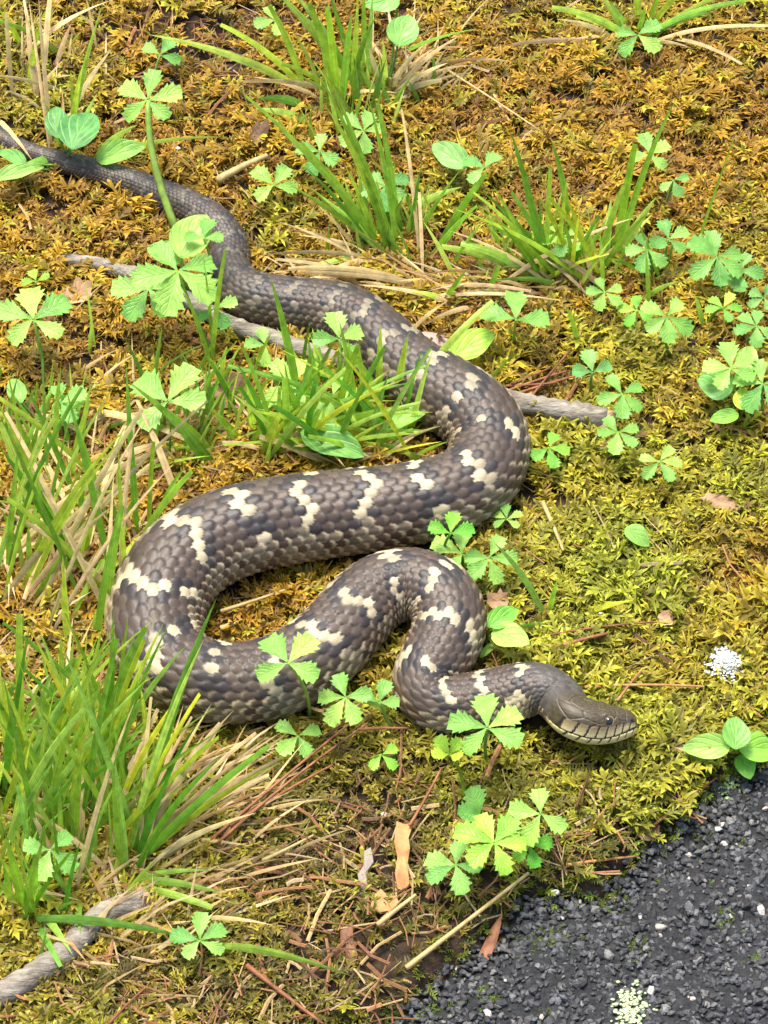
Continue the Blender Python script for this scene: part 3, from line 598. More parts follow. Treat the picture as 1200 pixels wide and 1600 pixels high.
def lichen(label, px, py, rad, n, c, h, on_road=False, seed=0, name='lichen_tuft', cat='lichen'):
    r = np.random.default_rng(seed); cpt = ray_at(px, py, -0.006) if on_road else np.array(U(px, py, h)); k = 1 / ppm(cpt); V, F, Cc = [], [], []; o = 0
    for _ in range(n):
        q = r.normal(0, .42, 2) * rad * k; s = r.uniform(.0004, .0011); v, f = stone_mesh(int(r.integers(1000)), None)
        v = v * s * np.array([1.3, 1.3, .5]); z = (road_z(cpt[0] + q[0], cpt[1] + q[1]) + .0016 - cpt[2]) if on_road else 0.004 * math.exp(-(np.hypot(*q) / (rad * k * .6)) ** 2) - .001
        V.append(v + (q[0], q[1] / SP, z + r.uniform(0, .001))); F.append(f + o); o += 12; Cc.append(np.tile(np.array(c) * r.uniform(.75, 1.2), (12, 1)))
    ob = link(name, mesh_np(name, np.concatenate(V), np.concatenate(F), np.concatenate(Cc), True), M_LICHEN); ob.location = cpt; return tag(ob, label, cat)
lichen('white crusty lichen lump on moss beyond the snake snout', 1135, 1037, 28, 420, (.50, .52, .47), .009, False, 1)
lichen('pale green lichen crust on the open asphalt', 985, 1572, 32, 210, (.40, .48, .26), 0, True, 2)
lichen('leafy grey green lichen on the asphalt edge below the oval-leaved rosette', 1135, 1240, 55, 330, (.30, .42, .18), .004, False, 3)
lichen('small pale lichen patch at the asphalt edge under the dry stalk', 830, 1448, 24, 50, (.40, .46, .22), .003, False, 4)

# ------------------------------------------------------------------ LEAVES
def leaflet_mesh(kind, seed):
    """kind: 'toothed' wedge-shaped leaflet, 'oval' smooth leaf; unit length along +X, +Z up"""
    r = np.random.default_rng(seed); n = 13 if kind == 'toothed' else 11; V, F, UVs = [], [], []
    cols = [-1, -.55, 0, .55, 1]; fold = r.uniform(.18, .38); arch = r.uniform(.05, .22); sk = r.uniform(-.06, .06); wv = r.uniform(0, 6)
    for i in range(n):
        u = i / (n - 1)
        if kind == 'toothed': w = 0.315 * (math.sin(math.pi * min(1, u ** 1.35 * .90 + .02)) ** .95) * (0.50 + .72 * u) + .012
        else: w = 0.40 * math.sin(math.pi * min(1, u ** .78 * .97 + .012)) ** .72 + .01
        if i == n - 1: w = .035 if kind == 'toothed' else .012
        for c in cols:
            uu, ww = u, w
            if kind == 'toothed' and abs(c) == 1 and 3 < i < n:
                if i % 2: ww = w * 1.13; uu = u + .055
                else: ww = w * .78; uu = u - .02
            y = c * ww + sk * u * u
            z = abs(c) * ww * fold - arch * u * u + .018 * math.sin(wv + 9 * u + 2.5 * c) * abs(c)
            V.append((uu, y, z)); UVs.append((u, c))
    for i in range(n - 1):
        for k in range(4): a = i * 5 + k; F.append((a, a + 5, a + 6, a + 1))
    return mesh_np('leaflet' if kind == 'toothed' else 'leaf', V, F, None, True, UVs)
TOOTH = [leaflet_mesh('toothed', i) for i in range(6)]; OVALM = [leaflet_mesh('oval', 20 + i) for i in range(4)]
for q in TOOTH: q.materials.append(M_LEAF)
for q in OVALM: q.materials.append(M_OVAL)
def leaf_frame(rot_img, tilt):
    """local axes of a leaf: X along the image direction rot (deg, 90 = up the picture), facing up and a little to the light"""
    a = math.radians(rot_img); nrm = Vector((R(-.22, .22) + tilt[0], R(-.40, -.08) + tilt[1], 1)).normalized()
    x = Vector((math.cos(a), math.sin(a) / SP, 0)); x = (x - nrm * x.dot(nrm)).normalized(); return x, nrm.cross(x), nrm
def petiole(root, a, b, r0=.0009, r1=.0006, bow=.15):
    mid = (a + b) / 2 + Vector((R(-1, 1), R(-1, 1), .3)) * (b - a).length * bow
    P = bez(a, mid, b, 7); v, f = tube_np(P, np.linspace(r0, r1, 7), 5); return link('stem', mesh_np('stem', v, f), M_STEM, root)
def palmate(px, py, size, rot, h, label, n=5, tint=(1, 1, 1), foot=None, group='cinquefoil plants in the moss', tilt=(0, 0), fold=False, thick=1.0):
    c = U(px, py, h); k = 1 / ppm(c)
    if foot: b = U(foot[0], foot[1], 0.0)
    else: b = Vector((c.x + R(-.008, .008), c.y + R(-.004, .014), 0)); b.z = float(hgt(b.x, b.y))
    t = thing('cinquefoil', label, 'plant', b, group)
    s_ = petiole(t, Vector((0, 0, 0)), c - b, .0010 * thick, .0007 * thick); s_.color = (*tint, 1)
    x, y, z = leaf_frame(rot, tilt)
    ang = {5: (-128, -66, 0, 66, 128), 4: (-110, -40, 35, 115), 3: (-78, 0, 78), 2: (-45, 50), 6: (-140, -85, -30, 25, 80, 140)}[n]
    for kk, a in enumerate(ang):
        a = math.radians(a + R(-9, 9)); ln = size / 2 * k * (1.12 - .20 * abs(a) / 2.2) * R(.92, 1.08)
        d = x * math.cos(a) + y * math.sin(a) + z * (R(.9, 1.3) if fold else R(-.12, .14)); d.normalize(); sd = z.cross(d).normalized(); nn = d.cross(sd)
        o = link('leaflet', random.choice(TOOTH), None, t)
        wd = ln * R(.92, 1.12) * (1.1 if n < 5 else 1)
        o.matrix_local = Matrix.Translation(c - b + d * .0006 + z * .0003 * kk) @ Matrix(((d.x * ln, sd.x * wd, nn.x * ln, 0), (d.y * ln, sd.y * wd, nn.y * ln, 0), (d.z * ln, sd.z * wd, nn.z * ln, 0), (0, 0, 0, 1)))
        o.color = (*tint, 1)
    return t
def oval_plant(leaves, foot, label, name='broad_leaf_plant', group=None):
    """leaves: (px, py of the leaf's middle, length px, width ratio, image direction, height, tint)"""
    b = U(foot[0], foot[1], 0); t = thing(name, label, 'plant', b, group)
    for (px, py, ln, wr, rot, h, tint) in leaves:
        c = U(px, py, h); l = ln / ppm(c); x, y, z = leaf_frame(rot, (0, 0)); d = (x + z * R(-.05, .25)).normalized(); sd = z.cross(d).normalized(); nn = d.cross(sd)
        p0 = c - d * l * .5; o = link('leaf', random.choice(OVALM), None, t); w = l * wr / .8
        o.matrix_local = Matrix.Translation(p0 - b) @ Matrix(((d.x * l, sd.x * w, nn.x * l, 0), (d.y * l, sd.y * w, nn.y * l, 0), (d.z * l, sd.z * w, nn.z * l, 0), (0, 0, 0, 1))); o.color = (*tint, 1)
        s_ = petiole(t, Vector((R(-.001, .001), R(-.001, .001), 0)), p0 - b + d * .001, .0008, .0006, .1); s_.color = (*tint, 1)
    return t
PALE, MINT, BRIGHT, YEL, BLUE, DEEP = (1.25, 1.15, 1.3), (1.0, 1.05, 1.35), (1.2, 1.25, .8), (1.7, 1.3, .7), (.85, .95, 1.5), (.7, 1.05, .45)
LR = 'pale cinquefoil leaf alone in bright moss, below the stick end leaves'
SHARED = {LR}
PL = [
 (250, 86, 62, 60, .022, 'three-lobed seedling leaf beyond the snake tail near bare soil', 3, MINT, (238, 140)),
 (231, 157, 96, 75, .062, 'tall cinquefoil leaf on a thick stem crossing in front of the tail', 5, PALE, (284, 378)),
 (428, 290, 76, 100, .02, 'four-lobed light green leaf in moss between tail and tall grass', 4, PALE, None),
 (430, 32, 54, 200, .02, 'faint leaf behind the tall grass by the bare soil', 3, PALE, None),
 (568, 205, 74, 150, .03, 'toothed leaf with drooping lobes inside the tall grass clump', 5, PALE, None),
 (500, 237, 66, 200, .026, 'folded mint leaf inside the tall grass clump', 4, MINT, None),
 (602, 290, 70, 250, .026, 'dark blue green leaf low inside the tall grass clump', 5, BLUE, None),
 (318, 372, 62, 80, .045, 'upright toothed leaf over the bend of the snake tail', 3, PALE, (330, 470)),
 (278, 424, 124, 265, .05, 'large pale cinquefoil leaf in front of the long stick', 5, PALE, (345, 575)),
 (232, 452, 100, 240, .038, 'broad five-lobed leaf lying over the thin part of the stick', 5, MINT, (300, 480)),
 (335, 482, 66, 300, .03, 'mint leaf just below the stick beside the body', 3, MINT, None),
 (57, 440, 42, 110, .014, 'tiny yellow green seedling near the tip of the stick', 3, YEL, None),
 (52, 500, 110, 100, .04, 'wide pale cinquefoil on a dark stem above golden moss', 5, PALE, (66, 610)),
 (262, 628, 118, 110, .035, 'big pale strawberry-like leaf among grass near the tan dead leaf', 4, PALE, None),
 (530, 530, 76, 70, .035, 'toothed leaf rising against the snake body above the inner grass', 4, PALE, (520, 640)),
 (460, 600, 90, 200, .022, 'wide pale leaf in the grass enclosed by the snake', 5, PALE, None),
 (520, 620, 84, 300, .016, 'low leaf deep in the grass enclosed by the snake', 5, PALE, None),
 (415, 540, 60, 180, .016, 'light leaf under grass beside the stick where it meets the snake', 3, PALE, None),
 (95, 630, 70, 20, .03, 'small leaf among the dry grass below the wide pale cinquefoil', 3, MINT, None),
 (997, 55, 72, 270, .02, 'pale cinquefoil at the foot of the arching far grass tuft', 4, PALE, None),
 (757, 262, 64, 150, .024, 'ragged pale leaf beside the tall grass tuft', 3, MINT, None),
 (1015, 242, 62, 60, .035, 'pale leaf high beside the tallest cut blade of the tuft', 4, PALE, None), (1052, 282, 46, 300, .03, 'drooping three-lobed leaf under the leaf by the tallest blade', 3, MINT, None), (880, 372, 62, 250, .025, 'five-lobed leaf growing inside the tuft of cut blades', 5, PALE, None),
 (1012, 390, 66, 250, .025, 'low mint leaf of the touching pair beside the cut grass', 5, MINT, None), (1045, 374, 62, 60, .025, 'mint leaf overlapping the top of the touching mint pair', 4, MINT, None), (1120, 402, 90, 240, .03, 'largest six-lobed leaf of the patch beside the cut grass', 6, MINT, None), (1155, 424, 62, 320, .022, 'mint leaf drooping from under the largest six-lobed leaf', 4, MINT, None),
 (806, 500, 110, 90, .03, 'three-lobed pale leaf spreading behind the snake beyond the flat stone', 3, PALE, None),
 (945, 457, 54, 240, .02, 'small leaf at the foot of the cut grass tuft on the patch side', 5, PALE, None), (995, 485, 52, 200, .018, 'small bright leaf touching the pale five-lobed leaf of the patch', 4, BRIGHT, None), (1042, 495, 80, 280, .03, 'pale five-lobed leaf with hanging lobes in the middle of the patch', 5, PALE, None), (1130, 482, 56, 60, .02, 'bright upturned leaf between the pale five-lobed one and the largest', 5, BRIGHT, None), (1182, 510, 62, 200, .02, 'low mint leaf beside the round-leaved rosette, farther back', 5, MINT, None), (1194, 466, 44, 180, .02, 'blue green leaf half hidden behind the low mint leaf', 4, BLUE, None),
 (926, 582, 62, 110, .022, 'blue green leaf above the broken end of the stick', 3, BLUE, None),
 (972, 616, 74, 260, .03, 'cinquefoil leaf touching the broken end of the stick', 5, PALE, None),
 (966, 676, 66, 250, .024, 'cinquefoil leaf just under the broken end of the stick', 5, PALE, None),
 (857, 700, 60, 330, .02, 'leaf pressed against the outside bend of the snake', 4, BRIGHT, None),
 (1030, 722, 66, 300, .022, LR, 5, PALE, (1058, 762)),
 (792, 812, 46, 80, .016, 'small leaf under the outer bend of the snake', 5, PALE, None),
 (1142, 577, 84, 100, .034, 'pale toothed leaf topping the round-leaved rosette', 5, PALE, None),
 (1192, 600, 88, 230, .03, 'large mint leaf overlapping the round-leaved rosette', 5, MINT, None),
 (704, 834, 70, 90, .035, 'glossy deep green three-lobed leaf between two coils of the snake', 3, DEEP, None),
 (722, 866, 84, 200, .022, 'wide pale leaf under the glossy deep green one between coils', 4, PALE, None),
 (765, 872, 74, 300, .022, 'finely toothed pale leaf beside the neck loop of the snake', 5, PALE, None),
 (450, 1036, 110, 95, .058, 'four-lobed pale leaf on a stalk in front of the snake body', 4, PALE, (484, 1124)),
 (466, 1150, 72, 265, .018, 'four-lobed leaf on dark soil just below the snake body', 4, PALE, None),
 (540, 1090, 84, 230, .03, 'pale toothed leaf cluster filling the gap between snake coils', 5, PALE, None),
 (592, 1098, 60, 80, .022, 'mint leaf tucked under the neck loop of the snake', 3, MINT, None),
 (596, 1180, 50, 320, .012, 'small low leaf on dark moss below the neck loop', 3, BRIGHT, None),
 (762, 1138, 112, 100, .042, 'large five-lobed leaf in front of the snake neck', 5, PALE, (760, 1190)),
 (703, 1180, 62, 80, .032, 'young half-folded leaf on a reddish stem below the neck', 4, YEL, (724, 1262)),
 (750, 1274, 88, 190, .026, 'three-lobed mint leaf of the clump above the asphalt, nearest the half-folded leaf', 3, MINT, None),
 (845, 1272, 84, 200, .03, 'broad four-lobed leaf of the clump above the asphalt, nearest the chin', 4, PALE, None),
 (772, 1318, 104, 150, .034, 'bright central leaf of the cinquefoil clump above the asphalt', 6, BRIGHT, None),
 (828, 1320, 64, 330, .018, 'small shaded leaf of the cinquefoil clump above the asphalt', 4, DEEP, None),
 (712, 1352, 90, 210, .022, 'mint five-lobed lowest leaf of the cinquefoil clump above the asphalt', 5, MINT, None),
 (312, 1470, 84, 100, .02, 'small five-lobed leaf over the long flat grass blade', 5, MINT, None),
 (78, 1328, 84, 300, .035, 'toothed leaf inside the big grass clump', 4, MINT, None),
]
for row in PL:
    px, py, sz, rot, h, lab, n, tint, foot = row
    if lab is None: continue
    tl = (0, 0)
    palmate(px, py, sz * 1.06, rot, h, lab, n, tint, foot, fold=('half-folded' in lab), thick=2.6 if 'thick stem' in lab else 1.0)
oval_plant([(125, 200, 84, .75, 70, .03, BLUE), (88, 190, 60, .6, 100, .03, BLUE)], (112, 252), 'pair of large round blue green leaves behind the snake tail')
oval_plant([(188, 238, 80, .5, 10, .02, PALE), (30, 268, 80, .35, 20, .02, MINT), (18, 245, 60, .4, 150, .02, MINT)], (110, 262), 'low narrow leaves spreading over both sides of the tail')
oval_plant([(630, 46, 58, .85, 70, .045, MINT), (598, 2, 56, .8, 200, .05, MINT)], (602, 150), 'smooth oval leaf on a stalk beyond the tall grass clump')
oval_plant([(702, 243, 70, .6, 150, .022, BLUE)], (735, 262), 'smooth bluish leaf lying on moss beside the ragged leaf')
oval_plant([(300, 366, 84, .75, 60, .04, PALE), (258, 395, 60, .7, 160, .03, PALE)], (300, 470), 'broad smooth leaf standing behind the cinquefoil at the tail bend')
oval_plant([(738, 536, 80, .62, 30, .02, BRIGHT)], (700, 555), 'smooth yellow green leaf beside the flat pinkish stone')
oval_plant([(1118, 600, 58, .95, 170, .024, MINT), (1160, 622, 40, .7, 80, .024, YEL), (1132, 652, 46, .6, 190, .02, BRIGHT), (1168, 560, 50, .7, 60, .02, PALE)], (1150, 640), 'rosette of round leaves in moss beyond the broken stick end', 'round_leaf_rosette')
oval_plant([(996, 838, 46, .75, 330, .013, PALE)], (975, 834), 'single oval leaf lying on bright green moss')
oval_plant([(786, 963, 58, .6, 30, .024, BRIGHT), (798, 994, 66, .68, 340, .024, PALE), (766, 1012, 46, .25, 40, .01, PALE)], (755, 1008), 'two round-tipped leaves behind the snake neck loop')
oval_plant([(1104, 1168, 76, .55, 185, .018, PALE), (1150, 1144, 56, .8, 85, .024, PALE), (1186, 1168, 66, .75, 5, .022, BRIGHT), (1166, 1196, 44, .75, 290, .016, BRIGHT)], (1152, 1178), 'rosette of four smooth oval leaves beside the asphalt', 'oval_leaf_rosette')
oval_plant([(520, 690, 110, .5, 340, .02, PALE), (490, 640, 90, .55, 140, .022, PALE)], (505, 672), 'broad flat leaves low in the grass enclosed by the snake')
oval_plant([(108, 632, 60, .5, 20, .024, BRIGHT), (25, 610, 50, .6, 120, .024, PALE)], (70, 668), 'smooth leaves at the edge of the golden moss among dry grass')
oval_plant([(640, 650, 70, .5, 20, .02, PALE)], (610, 680), 'smooth leaf in the shade under the second bend of the snake')

# ------------------------------------------------------------------ GRASS
def blade_mesh(a, b, w, bow, seg=9, fold=.28, blunt=False, twist=0.0):
    a, b = Vector(a), Vector(b); d = b - a; hd = Vector((d.x, d.y, 0)); 
    ctrl = a + d * .5 + Vector((0, 0, 1)) * d.length * bow - hd * bow * .6
    P = bez(a, ctrl, b, seg); V, F = [], []
    ph = R(0, math.pi)
    for i in range(seg):
        t = i / (seg - 1); tg = P[min(i + 1, seg - 1)] - P[max(i - 1, 0)]; tg = Vector(tg).normalized()
        # width axis: mostly across the view from above, with a slow twist
        s0 = tg.cross(Vector((0, -.55, .83))); s0 = s0.normalized() if s0.length > 1e-4 else Vector((1, 0, 0)); n0 = s0.cross(tg)
        an = twist * (t - .3) + (ph - 1.57) * .35; s = s0 * math.cos(an) + n0 * math.sin(an); n = s.cross(tg)
        ww = w * .5 * (min(1, .55 + 1.6 * t) * (1 - (t ** 2.5) * (.40 if blunt else .97)))
        for c in (-1, 0, 1): V.append(Vector(P[i]) + s * c * ww - n * abs(c) * ww * fold)
    for i in range(seg - 1):
        for k in range(2): q = i * 3 + k; F.append((q, q + 3, q + 4, q + 1))
    UVB.clear(); k0 = R(0, 50); UVB.extend([(i / (seg - 1) + k0, c + k0) for i in range(seg) for c in (-1, 0, 1)])
    return V, F
UVB = []
def add_blade(root, b, tip, w, bow, dry=False, tint=(1, 1, 1), blunt=False):
    V, F = blade_mesh(b - root.location, tip - root.location, w, bow, blunt=blunt, twist=R(-.9, .9))
    o = link('dry_blade' if dry else 'blade', mesh_np('blade', [tuple(v) for v in V], F, None, True, UVB), M_STRAW if dry else M_GRASS, root)
    q = R(.8, 1.15); o.color = (tint[0] * q, tint[1] * q, tint[2] * q, 1); return o
def tuft(label, base, spec, fill=None, wpx=11, name='grass_tuft', lift=.005):
    """spec: (base px, base py, tip px, tip py, [width px], [kind]) ; kind g fresh, d dry, p pale, k dark; fill: n, base box, tip box"""
    rb = U(base[0], base[1], 0); t = thing(name, label, 'grass', rb, None)
    rows = list(spec)
    if fill:
        for (n, bx, tx, kinds) in fill:
            for _ in range(n):
                bxp, byp = R(bx[0], bx[2]), R(bx[1], bx[3]); rows.append((bxp, byp, R(tx[0], tx[2]), R(tx[1], tx[3]), R(6, 12), random.choice(kinds)))
    for k_, r in enumerate(rows):
        bx, by, tx, ty = r[:4]; w = (r[4] if len(r) > 4 else wpx) * 1.08; kd = r[5] if len(r) > 5 else 'g'
        dy = max(0, by - ty); flat = kd in 'fd'; b = U(bx, by, lift if flat else 0.0)
        if float(snake_gap(np.array([b.x]), np.array([b.y]))[0]) < -.003: continue
        h = dy / 1850.0 * (R(.25, .45) if flat else R(.55, .8)) + (.013 if flat else .012); h = max(h, .007)
        tip = U(tx, ty, h)
        if k_ >= len(spec):
            q_ = [b.lerp(tip, t_) for t_ in (.35, .6, .8, 1)]; sg_ = snake_gap(np.array([p.x for p in q_]), np.array([p.y for p in q_]))
            if any(g < .002 and p.z < .045 for g, p in zip(sg_, q_)): continue
        tn = {'g': (1, 1, 1), 'f': (1.0, 1.05, 1.5), 'p': (1.15, 1.1, 1.9), 'k': (.62, .80, .6), 'd': (1, 1, 1), 'y': (1.5, 1.1, .8)}[kd]
        add_blade(t, b, tip, w / ppm(b), R(.05, .16) if not flat else R(.10, .2), kd == 'd', tn, random.random() < .3 and w < 15)
    return t
tuft('tall grass clump beyond the snake body, leaning towards the tail', (600, 395), [
 (610, 405, 440, 205, 12), (605, 400, 385, 150, 9), (612, 398, 508, 165, 13), (604, 402, 470, 225, 12, 'k'), (598, 395, 455, 290, 10), (600, 400, 500, 305, 12, 'f'), (618, 400, 520, 130, 14), (615, 400, 495, 110, 9), (622, 395, 575, 150, 8),
 (625, 375, 590, 160, 9), (628, 370, 597, 265, 10), (626, 335, 722, 292, 14, 'f'), (585, 400, 480, 420, 12, 'f'), (655, 400, 628, 170, 6, 'd'), (640, 380, 660, 250, 6), (590, 405, 495, 432, 9, 'd'), (575, 412, 430, 345, 5, 'd'), (600, 410, 400, 400, 8, 'd'), (660, 430, 655, 300, 6, 'd'), (645, 385, 720, 265, 8),
 (594, 398, 540, 260, 10), (608, 404, 560, 245, 11), (596, 398, 478, 262, 9)], None)
tuft('upright bright grass clump farther back beside the oval leaf', (530, 170), [
 (530, 175, 483, 5, 12), (528, 178, 512, 10, 12, 'k'), (535, 172, 550, 18, 12), (552, 150, 560, -10, 11), (570, 120, 568, -20, 10), (550, 130, 455, -15, 14, 'p'), (545, 120, 425, -20, 15, 'p'), (560, 140, 470, 20, 13), (478, 150, 420, 8, 10), (482, 148, 345, 38, 10), (470, 138, 232, 54, 14, 'p'), (475, 165, 398, 155, 14, 'f'), (485, 190, 400, 170, 15, 'f'), (540, 150, 380, 128, 9, 'd'), (545, 148, 590, 20, 10),
 (558, 140, 515, -15, 10), (575, 145, 582, -5, 9, 'p'), (603, 150, 598, 60, 9, 'p'), (596, 150, 575, 70, 10, 'd'), (602, 152, 662, 70, 11, 'd'), (606, 155, 700, 98, 12, 'd'), (604, 156, 690, 125, 10, 'd'), (610, 150, 720, 55, 9, 'd'), (615, 90, 745, 45, 8), (520, 150, 620, 145, 8, 'd'), (535, 160, 440, 100, 8), (500, 155, 395, 120, 7, 'd')], None)
tuft('grass tuft with blunt cut blades beside the cinquefoil patch', (860, 430), [
 (850, 425, 797, 203, 12), (890, 350, 862, 220, 12), (962, 412, 1056, 155, 11), (960, 405, 992, 225, 12, 'k'), (965, 405, 1025, 308, 14, 'f'), (945, 420, 955, 310, 14, 'f'), (870, 440, 752, 298, 11), (865, 440, 740, 300, 9), (840, 440, 720, 380, 13, 'f'), (830, 430, 690, 385, 12, 'f'), (680, 400, 760, 270, 12, 'k'), (672, 405, 745, 320, 12), (868, 435, 885, 280, 8), (850, 440, 860, 260, 8), (880, 445, 940, 330, 9, 'k'), (905, 440, 1010, 355, 6, 'd'), (875, 440, 800, 300, 10), (872, 442, 812, 265, 9), (900, 440, 880, 340, 9), (855, 445, 780, 350, 10, 'k'), (845, 440, 770, 290, 9), (930, 430, 975, 290, 10), (935, 432, 1015, 330, 10), (890, 448, 905, 330, 7, 'y'), (1075, 430, 1155, 195, 5), (880, 450, 760, 440, 9, 'f'), (862, 450, 700, 360, 7, 'd'), (925, 440, 905, 350, 8, 'd')],
 [(10, (780, 420, 950, 455), (700, 300, 1000, 400), 'ggkyd')])
tuft('arching pale grass tuft at the far edge of the moss', (1000, 70), [(1000, 62, 1165, 2, 9, 'f'), (1005, 60, 1120, 18, 9, 'f'), (990, 65, 862, 12, 11, 'f'), (985, 60, 900, 25, 10, 'f'), (1010, 50, 1040, -30, 9), (1000, 48, 990, -35, 10), (1015, 45, 1075, -20, 9), (975, 60, 935, -10, 10, 'f'), (960, 70, 800, 70, 8, 'd'), (965, 68, 870, 30, 9, 'd'), (970, 62, 900, 60, 9, 'd'), (1020, 65, 1200, 40, 7, 'd'), (1000, 70, 1080, 75, 7, 'd'), (1040, 60, 1160, 100, 8, 'd'), (985, 55, 950, 0, 9, 'p'), (995, 60, 1010, 10, 9), (1020, 60, 1170, -20, 9, 'f')], None)
tuft('sparse grass by the thin tail end with long dry stems', (100, 240), [(105, 235, 160, 8, 10), (110, 232, 130, 100, 10), (150, 245, 215, 195, 12, 'f'), (140, 250, 355, 214, 8, 'f'), (110, 240, 152, 145, 11, 'f'), (80, 225, 60, -10, 8, 'd'), (78, 235, 45, 0, 6, 'd'), (108, 150, -20, 118, 7, 'd'), (70, 120, 80, -20, 9, 'd'), (95, 235, 70, 160, 9), (120, 240, 110, 110, 8), (20, 150, 10, 20, 8, 'd'), (-10, 180, 50, 250, 8, 'd'), (100, 245, 0, 282, 14, 'f'), (40, 265, -20, 230, 12, 'f')], [(8, (0, 60, 120, 200), (-20, -20, 180, 80), 'dddgy')])
tuft('bright short grass filling the bend inside the snake', (510, 690), [
 (470, 640, 422, 432, 13), (520, 680, 560, 540, 12, 'k'), (615, 650, 638, 522, 13), (620, 655, 770, 470, 12, 'f'), (630, 672, 660, 545, 6, 'k'), (575, 690, 560, 535, 12), (590, 640, 595, 510, 12), (560, 660, 530, 500, 12), (605, 645, 540, 545, 12), (600, 625, 620, 565, 12), (500, 650, 480, 525, 12), (400, 690, 385, 590, 14), (410, 720, 440, 640, 16), (450, 710, 445, 590, 12), (470, 720, 500, 640, 12), (380, 700, 330, 640, 13), (500, 730, 610, 655, 8), (520, 720, 570, 600, 10), (395, 588, 425, 518, 6, 'k'), (375, 655, 322, 555, 10), (545, 600, 460, 580, 10, 'f'), (660, 722, 630, 708, 12, 'f'), (630, 725, 700, 690, 8, 'y'), (590, 715, 690, 665, 8, 'd'), (560, 720, 690, 690, 6, 'y'), (640, 600, 600, 690, 8)],
 [(70, (370, 650, 660, 728), (350, 540, 680, 690), 'gggkypp'), (14, (380, 690, 640, 730), (330, 660, 680, 710), 'dgg')])
tuft('two long crossing blades rising beside the stick and tail bend', (365, 655), [(372, 655, 325, 555, 11), (330, 575, 352, 390, 9), (332, 578, 285, 450, 8), (335, 560, 318, 400, 6), (345, 600, 355, 540, 8)], None)
tuft('mixed green and dry grass beside the widest coil of the snake', (120, 880), [
 (215, 850, 197, 568, 11), (232, 830, 240, 690, 8, 'k'), (172, 830, 110, 640, 8, 'k'), (75, 760, 66, 560, 6, 'p'), (85, 740, 95, 575, 11), (45, 760, 12, 580, 10), (60, 780, 30, 680, 10, 'p'), (110, 760, 140, 630, 10), (120, 900, 0, 700, 16, 'k'), (105, 870, 40, 720, 14), (50, 800, 0, 660, 13, 'p'), (150, 1010, 187, 795, 12), (165, 985, 190, 790, 13), (105, 1010, 98, 868, 13), (30, 870, 0, 790, 9, 'k'), (48, 900, 45, 820, 10), (150, 800, 135, 700, 10), (145, 850, 150, 740, 9), (130, 880, 140, 805, 12), (215, 850, 300, 735, 13), (250, 800, 290, 730, 8), (205, 700, 325, 695, 8), (200, 710, 320, 700, 7), (210, 740, 330, 712, 7), (180, 890, 110, 885, 14, 'f'), (345, 740, 200, 596, 14), (340, 720, 240, 630, 11), (330, 740, 255, 640, 9), (300, 690, 215, 650, 8), (175, 595, 140, 610, 5)],
 [(30, (-20, 720, 200, 960), (-30, 580, 220, 840), 'gggkpp'), (55, (-20, 640, 300, 1020), (-30, 620, 330, 960), 'ddddg')])
tuft('big dense grass clump between the snake and the bleached stick', (170, 1330), [
 (205, 1350, 338, 935, 18), (198, 1345, 318, 1000, 14, 'p'), (150, 1240, 255, 975, 12), (145, 1230, 228, 980, 12), (175, 1200, 178, 950, 11, 'k'), (180, 1190, 200, 960, 10, 'k'), (170, 1190, 290, 1010, 12, 'p'), (130, 1180, 160, 980, 12), (100, 1120, 95, 985, 12), (110, 1320, 140, 1120, 13), (115, 1330, 130, 1180, 14), (35, 1200, 30, 960, 13), (30, 1230, -10, 1060, 16), (60, 1120, 120, 1030, 12), (190, 1380, 175, 1200, 12), (198, 1370, 180, 1190, 14, 'p'), (205, 1362, 420, 1165, 13), (208, 1370, 350, 1180, 13, 'k'), (200, 1360, 440, 1190, 12, 'y'), (220, 1240, 210, 1180, 12, 'k'), (235, 1180, 220, 1075, 10), (40, 1440, 10, 1310, 22, 'k'), (45, 1445, 60, 1330, 20, 'k'), (35, 1430, -10, 1370, 14), (200, 1390, 332, 1418, 13, 'f'), (205, 1380, 345, 1395, 14, 'f'), (210, 1375, 330, 1360, 9, 'f'), (240, 1100, 424, 1106, 9, 'f'), (120, 1400, 125, 1458, 14, 'f'), (60, 1420, 112, 1490, 14, 'f'), (55, 1440, 95, 1510, 10, 'f'),
 (215, 1330, 400, 1145, 8, 'd'), (220, 1335, 420, 1150, 8, 'd'), (225, 1330, 438, 1158, 10, 'd'), (220, 1320, 365, 1110, 10, 'd'), (230, 1340, 440, 1185, 9, 'd'), (225, 1330, 330, 1100, 8, 'd'), (235, 1350, 400, 1270, 11, 'd'), (220, 1340, 345, 1130, 12, 'd'), (240, 1320, 420, 1210, 8, 'd'), (210, 1330, 300, 1120, 7, 'd')],
 [(85, (0, 1130, 220, 1330), (-20, 960, 270, 1180), 'gggkypp'), (20, (120, 1280, 230, 1370), (200, 1080, 370, 1260), 'gkydd'), (36, (-20, 1100, 210, 1400), (-20, 1040, 240, 1330), 'gddpf'), (14, (-20, 1330, 120, 1460), (-20, 1230, 150, 1400), 'gkf')])
tuft('single long pale grass blade lying flat across the foreground', (60, 1436), [(58, 1436, 300, 1466, 15, 'f')], None, name='flat_blade_grass', lift=.013)
tuft('pale flat blade tip pointing at the dark soil hollow', (300, 1464), [(345, 1478, 552, 1526, 14, 'f')], None, name='flat_blade_grass', lift=.013)
tuft('thin bent green blades growing behind the snake neck loop', (852, 968), [(855, 968, 772, 848, 12, 'p'), (858, 965, 871, 905, 9), (898, 962, 988, 938, 12, 'y'), (852, 975, 800, 985, 8, 'f')], None)
tuft('broken pale blade poking out between coils under the neck', (560, 1090), [(622, 1124, 540, 1088, 11, 'p'), (545, 1085, 600, 1098, 8, 'f')], None)
